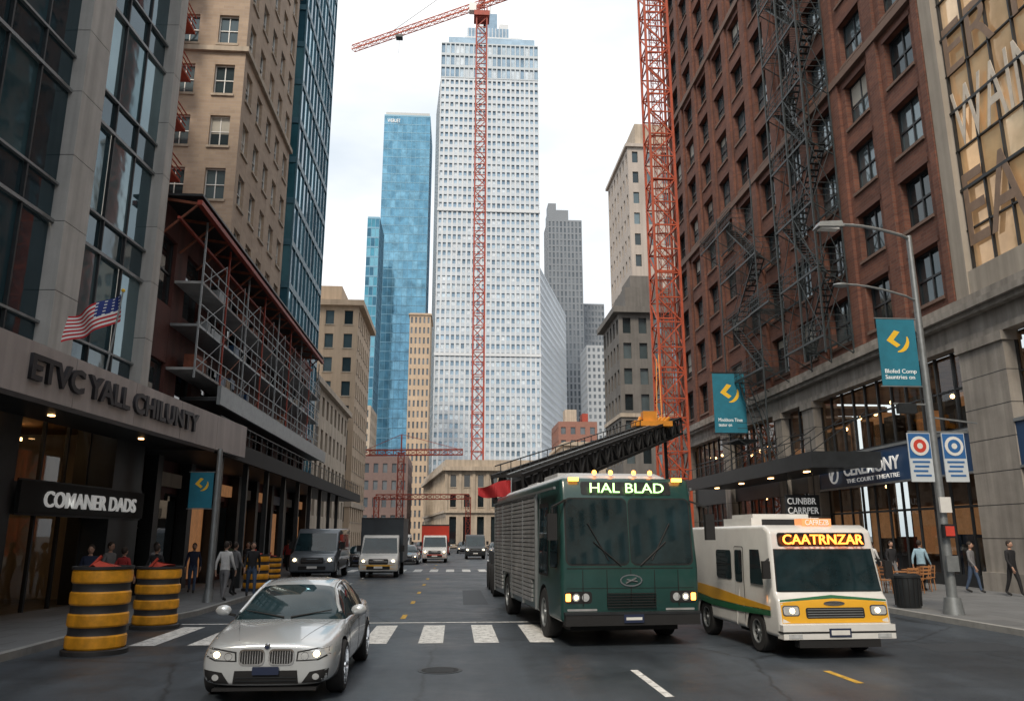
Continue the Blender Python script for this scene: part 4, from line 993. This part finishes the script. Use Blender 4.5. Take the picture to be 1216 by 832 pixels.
def van_detail(col2=None,box=None):
    def f(mb,bvh,E):
        for s in (1,-1):
            sd='L' if s>0 else 'R'
            drape(mb,bvh,sd,[(.95,1.25),(1.75,1.25),(1.75,1.95),(1.3,1.95)],carglass,.01,1)
            if not box: drape(mb,bvh,sd,rrect(1.9,3.2,1.3,1.95,.06),carglass,.01,1);drape(mb,bvh,sd,rrect(3.35,4.6,1.3,1.95,.06),carglass,.01,1)
            g=[(.58,.72),(.93,.80),(.93,1.0),(.60,.93)];g=g if s>0 else mirror(g);drape(mb,bvh,'F',g,headl,.01,1)
            c=[(s*.76+.075*math.cos(t*math.pi/6),.85+.065*math.sin(t*math.pi/6)) for t in range(12)];drape(mb,bvh,'F',c,headon,.02,1)
            mb.box(min(s*1.04,s*1.25),max(s*1.04,s*1.25),1.0,1.1,1.3,1.62,black)
        drape(mb,bvh,'F',[(-.92,1.22),(.92,1.22),(.84,2.0),(-.84,2.0)],carglass,.012,3)
        drape(mb,bvh,'F',rrect(-.5,.5,.68,.95,.06),black,.01,1);drape(mb,bvh,'F',rrect(-.45,.45,.8,.83,.01,1),chrome,.02,1)
        if col2: drape(mb,bvh,'F',[(-.97,.45),(.97,.45),(.97,.66),(-.97,.66)],col2,.012,1)
        drape(mb,bvh,'F',rrect(-.6,.6,.42,.58,.04),black,.016,1)
        drape(mb,bvh,'F',rrect(-.22,.22,.48,.58,.01),white,.022,1)
        if box:
            mt,top=box
            mb.box(-1.12,1.12,1.75,6.4,.75,top,mt);mb.box(-1.14,1.14,1.73,6.42,top-.08,top+.02,dark);mb.box(-1.13,1.13,1.74,1.85,.73,top-.081,mt)
    return f
vp=[(0,.32),(-.03,.9),(.12,1.08),(.75,1.22),(1.35,2.02),(1.6,2.2),(5.2,2.25),(5.3,2.1),(5.3,.4)]
vgrey=mat('van_grey_paint',(.13,.15,.17),.3,.3,var=.05,coat=.8);vwhite=mat('truck_white_paint',(.6,.6,.58),.35,0,var=.08,coat=.5)
vred=mat('truck_red_paint',(.5,.04,.02),.35,0,var=.08,coat=.5);boxdark=boxd
def scaled(E,s): E.scale=(s,s,s);return E
scaled(boxy('grey_van',(-7.,41,0),0,vp,1.,.06,1.,vgrey,(1.0,4.2),.36,.25,.08,van_detail()),1.12)
tp_=[(0,.32),(-.03,.9),(.12,1.08),(.6,1.22),(1.1,2.02),(1.3,2.15),(1.9,2.15),(1.9,.4)]
boxy('box_truck',(-3.9,42.5,0),0,tp_,1.,.05,1.,vwhite,(.95,4.9),.38,.25,.08,van_detail(myel,(boxdark,3.05)))
boxy('box_truck',(-1.6,66,0),0,tp_,1.,.05,1.,vwhite,(.95,4.9),.38,.25,.08,van_detail(vred,(vred,3.0)))
boxy('parked_van',(1.95,76,0),0,vp,.95,.06,1.,mat('van_dark_paint',(.03,.035,.04),.3,.3,coat=.6),(1.0,4.2),.36,.25,.08,van_detail())
boxy('delivery_van',(-4.9,72,0),0,vp,.95,.06,1.,vwhite,(1.0,4.2),.36,.25,.08,van_detail())
sedan('sedan_car',(-6.9,58,0),0,(.03,.03,.035));sedan('sedan_car',(4.6,88,0),0,(.12,.12,.13));sedan('sedan_car',(-3.6,62,0),0,(.15,.15,.16));sedan('sedan_car',(-1.4,92,0),0,(.60,.63,.65));sedan('sedan_car',(1.2,100,0),0,(.05,.05,.055));sedan('sedan_car',(-4.,98,0),0,(.19,.04,.03))
# ------------------------------------------------------------ people
skinm=mat('skin',(.42,.25,.18),.6,var=.05)
hairm=mat('hair',(.03,.02,.015),.7,var=.2)
lips=mat('lips',(.35,.12,.1),.5)
def person(x,y,z,face,top,bottom,h=1.74,walk=.25,arm=.2,hair=hairm):
    k=h/1.74
    J={};E=[];R={};Lb={}
    def j(n,p,r,lab,par=None):
        J[n]=(p[0]*k,p[1]*k,p[2]*k);R[n]=r*k;Lb[n]=lab
        if par: E.append((par,n))
    j('pel',(0,0,.95),.125,'b');j('sp',(0,-.01,1.12),.12,'t','pel');j('ch',(0,-.01,1.32),.145,'t','sp');j('nk',(0,0,1.46),.065,'t','ch');j('hd',(0,-.015,1.54),.055,'s','nk')
    for s,q in (('l',1),('r',-1)):
        w=walk*q
        j('hp'+s,(q*.09,0,.88),.095,'b','pel');j('kn'+s,(q*.10,-w*.6-.02,.49),.062,'b','hp'+s);j('an'+s,(q*.10,-w*1.05+.05*(q<0)*(walk>0),.09+(.04 if q<0 and walk>.1 else 0)),.045,'b','kn'+s);j('to'+s,(q*.11,-w*1.05-.15,.045),.042,'f','an'+s)
        a=-arm*q
        j('sh'+s,(q*.17,0,1.41),.066,'t','ch');j('el'+s,(q*.235,-a*.35+.03,1.13),.045,'t','sh'+s);j('wr'+s,(q*.245,-a*.8-.06,.90),.03,'s' ,'el'+s)
        hx,hy,hz=q*.245,-a*.8-.08,.83
        j('pm'+s,(hx,hy,hz),.03,'s','wr'+s)
        for fi,(dy,ln) in enumerate(((-.028,.075),(-.009,.085),(.01,.08),(.028,.065))):
            j('f%d'%fi+s,(hx-q*.004,hy+dy,hz-.045),.009,'s','pm'+s);j('g%d'%fi+s,(hx-q*.02,hy+dy*1.1,hz-.045-ln*.8),.008,'s','f%d'%fi+s)
        j('th'+s,(hx-q*.01,hy-.045,hz-.02),.010,'s','pm'+s);j('tg'+s,(hx-q*.02,hy-.06,hz-.055),.009,'s','th'+s)
    names=list(J);idx={n:i for i,n in enumerate(names)}
    me=bpy.data.meshes.new('p');me.from_pydata([J[n] for n in names],[(idx[a],idx[b]) for a,b in E],[])
    o=bpy.data.objects.new('p',me);COL.objects.link(o)
    md=o.modifiers.new('skin','SKIN');md.use_smooth_shade=True
    for i,n in enumerate(names):
        sv=me.skin_vertices[0].data[i];r=R[n]
        sv.radius=(r*(1.15 if n in('ch','sp','pel') else 1),r*(.8 if n in('ch','sp','pel') else 1));sv.use_root=(n=='pel')
    s=o.modifiers.new('s','SUBSURF');s.levels=1;s.render_levels=1
    n_=evalmesh(o);bpy.data.objects.remove(o)
    mb=MB();shoe=black
    lm={'b':bottom,'t':top,'s':skinm,'f':shoe}
    mb.v=[tuple(v.co) for v in n_.vertices]
    segs=[(Vector(J[a]),Vector(J[b]),b) for a,b in E]
    for p in n_.polygons:
        c=p.center;best=None;bd=9
        for a,b,nm in segs:
            ab=b-a;t=max(0,min(1,(c-a).dot(ab)/max(ab.length_squared,1e-9)));d=(c-(a+ab*t)).length-R[nm]*.6
            if d<bd: bd=d;best=(nm,t)
        nm,t=best;lab=Lb[nm]
        if nm[:2]=='wr': lab='t' if t<.85 else 's'
        if nm[:2]=='hp' or nm=='sp': lab='t' if c.z>.93*k else 'b'
        mb.f.append(tuple(p.vertices));mb.m.append(mb.mi(lm[lab]))
    H=Vector((0,-.025*k,1.635*k))
    mb.ball(H,.098*k,skinm,10,(.78,.95,1.2))
    mb.ball(H+Vector((0,.02,.028))*k,.103*k,hair,10,(.82,.95,1.12))
    mb.ball(H+Vector((0,-.098,-.015))*k,.016*k,skinm,5,(.8,1.2,1.5));mb.ball(H+Vector((0,-.088,-.052))*k,.014*k,lips,5,(1.7,.6,.5))
    for q in (1,-1):
        mb.ball(H+Vector((q*.03,-.085,.008))*k,.009*k,black,5);mb.ball(H+Vector((q*.078,0,-.005))*k,.02*k,skinm,5,(.4,.9,1.4))
    return mb.obj('pedestrian',loc=(x,y,z),rot=face,smooth=True,ang=80)
cl=lambda n,c: mat('cloth_'+n,c,.85,var=.15,scale=8)
wht=cl('white',(.6,.6,.6));nvy=cl('navy',(.02,.03,.07));jean=cl('denim',(.05,.08,.14));blk=cl('black',(.015,.015,.018));gry=cl('grey',(.18,.18,.19));lbl=cl('light_blue',(.30,.45,.55));khk=cl('khaki',(.25,.2,.14));rdc=cl('red',(.35,.03,.03));olv=cl('olive',(.08,.09,.05))
for a in ((-7.15,26.2,2.9,wht,gry,1.78,.15,.2),(-6.75,28.,.3,blk,jean,1.76,.2,.25),(-7.5,28.6,2.6,gry,blk,1.74,.15,.2),
 (-9.7,22.6,.2,nvy,blk,1.72,.1,.15),(-9.15,23.4,2.8,rdc,blk,1.65,.15,.2),(-9.9,24.3,1.2,gry,blk,1.78,.1,.1),(-8.7,24.6,3.,blk,jean,1.7,.15,.15),(-9.4,26.5,1.2,gry,blk,1.75,.1,.1),
 (-8.9,33,3,olv,jean,1.75,.2,.25),(-8.9,36,0,blk,khk,1.7,.2,.2),(-9.3,30,.2,nvy,jean,1.7,.2,.2),
 (17.3,29.3,2.2,lbl,blk,1.8,.15,.2),(18.4,28.,.6,gry,jean,1.75,.17,.2),(18.75,26.4,.3,blk,blk,1.8,.17,.2),
 (15.9,33.5,3.,rdc,jean,1.7,.15,.2),(17.8,32.2,0.,blk,gry,1.75,.15,.2),(14.4,38,3.,nvy,blk,1.75,.2,.2),(18.6,24.6,3.,khk,jean,1.7,.17,.2),(16.6,36,1.,gry,blk,1.7,.15,.2),(18.2,34.5,2.,wht,nvy,1.7,.1,.2),
 (-9.,60,.5,wht,jean,1.75,.2,.2),(-9.6,48,3,rdc,blk,1.72,.2,.2)):
    person(a[0],a[1],.13,a[2],a[3],a[4],a[5],a[6],a[7])
# ------------------------------------------------------------ world, light, camera
W=bpy.data.worlds.new('World');sc.world=W;W.use_nodes=True;nt=W.node_tree
bg=nt.nodes['Background'];sky=nt.nodes.new('ShaderNodeTexSky');sky.sky_type='NISHITA';sky.sun_disc=False
el=math.radians(46);az=math.radians(200)
sky.sun_elevation=el;sky.sun_rotation=az;sky.dust_density=3.;sky.air_density=1.;sky.ozone_density=1.
mx=nt.nodes.new('ShaderNodeMix');mx.data_type='RGBA';mx.inputs['Factor'].default_value=.85
tc=nt.nodes.new('ShaderNodeTexCoord');mp=nt.nodes.new('ShaderNodeMapping');mp.inputs['Scale'].default_value=(1.2,1.2,3.)
cn=nt.nodes.new('ShaderNodeTexNoise');cn.inputs['Scale'].default_value=1.6;cn.inputs['Detail'].default_value=6
nt.links.new(tc.outputs['Generated'],mp.inputs[0]);nt.links.new(mp.outputs[0],cn.inputs['Vector'])
cr_=nt.nodes.new('ShaderNodeValToRGB');cr_.color_ramp.elements[0].position=.35;cr_.color_ramp.elements[0].color=(.60,.655,.70,1);cr_.color_ramp.elements[1].position=.62;cr_.color_ramp.elements[1].color=(.98,.97,.95,1)
nt.links.new(cn.outputs['Fac'],cr_.inputs[0])
vs=nt.nodes.new('ShaderNodeVectorMath');vs.operation='SCALE';vs.inputs['Scale'].default_value=10.;nt.links.new(cr_.outputs[0],vs.inputs[0])
nt.links.new(sky.outputs[0],mx.inputs[6]);nt.links.new(vs.outputs[0],mx.inputs[7])
nt.links.new(mx.outputs[2],bg.inputs[0]);bg.inputs[1].default_value=.15
sd=bpy.data.lights.new('sun','SUN');sd.energy=2.6;sd.angle=math.radians(14);sd.color=(1,.88,.72)
so=bpy.data.objects.new('sun',sd);COL.objects.link(so)
d=Vector((math.sin(az)*math.cos(el),math.cos(az)*math.cos(el),math.sin(el)))
so.rotation_euler=d.to_track_quat('Z','Y').to_euler();so.location=d*100
sc.view_settings.view_transform='Standard';sc.view_settings.look='None';sc.view_settings.exposure=0
cd=bpy.data.cameras.new('camera');cam=bpy.data.objects.new('camera',cd);COL.objects.link(cam)
cd.sensor_width=36;cd.lens=27.83;cd.clip_end=5000;cd.clip_start=.1
cam.location=(0,0,2.1);cam.rotation_euler=(math.radians(90)+math.atan(220/940),0,-math.radians(4.03))
sc.camera=cam
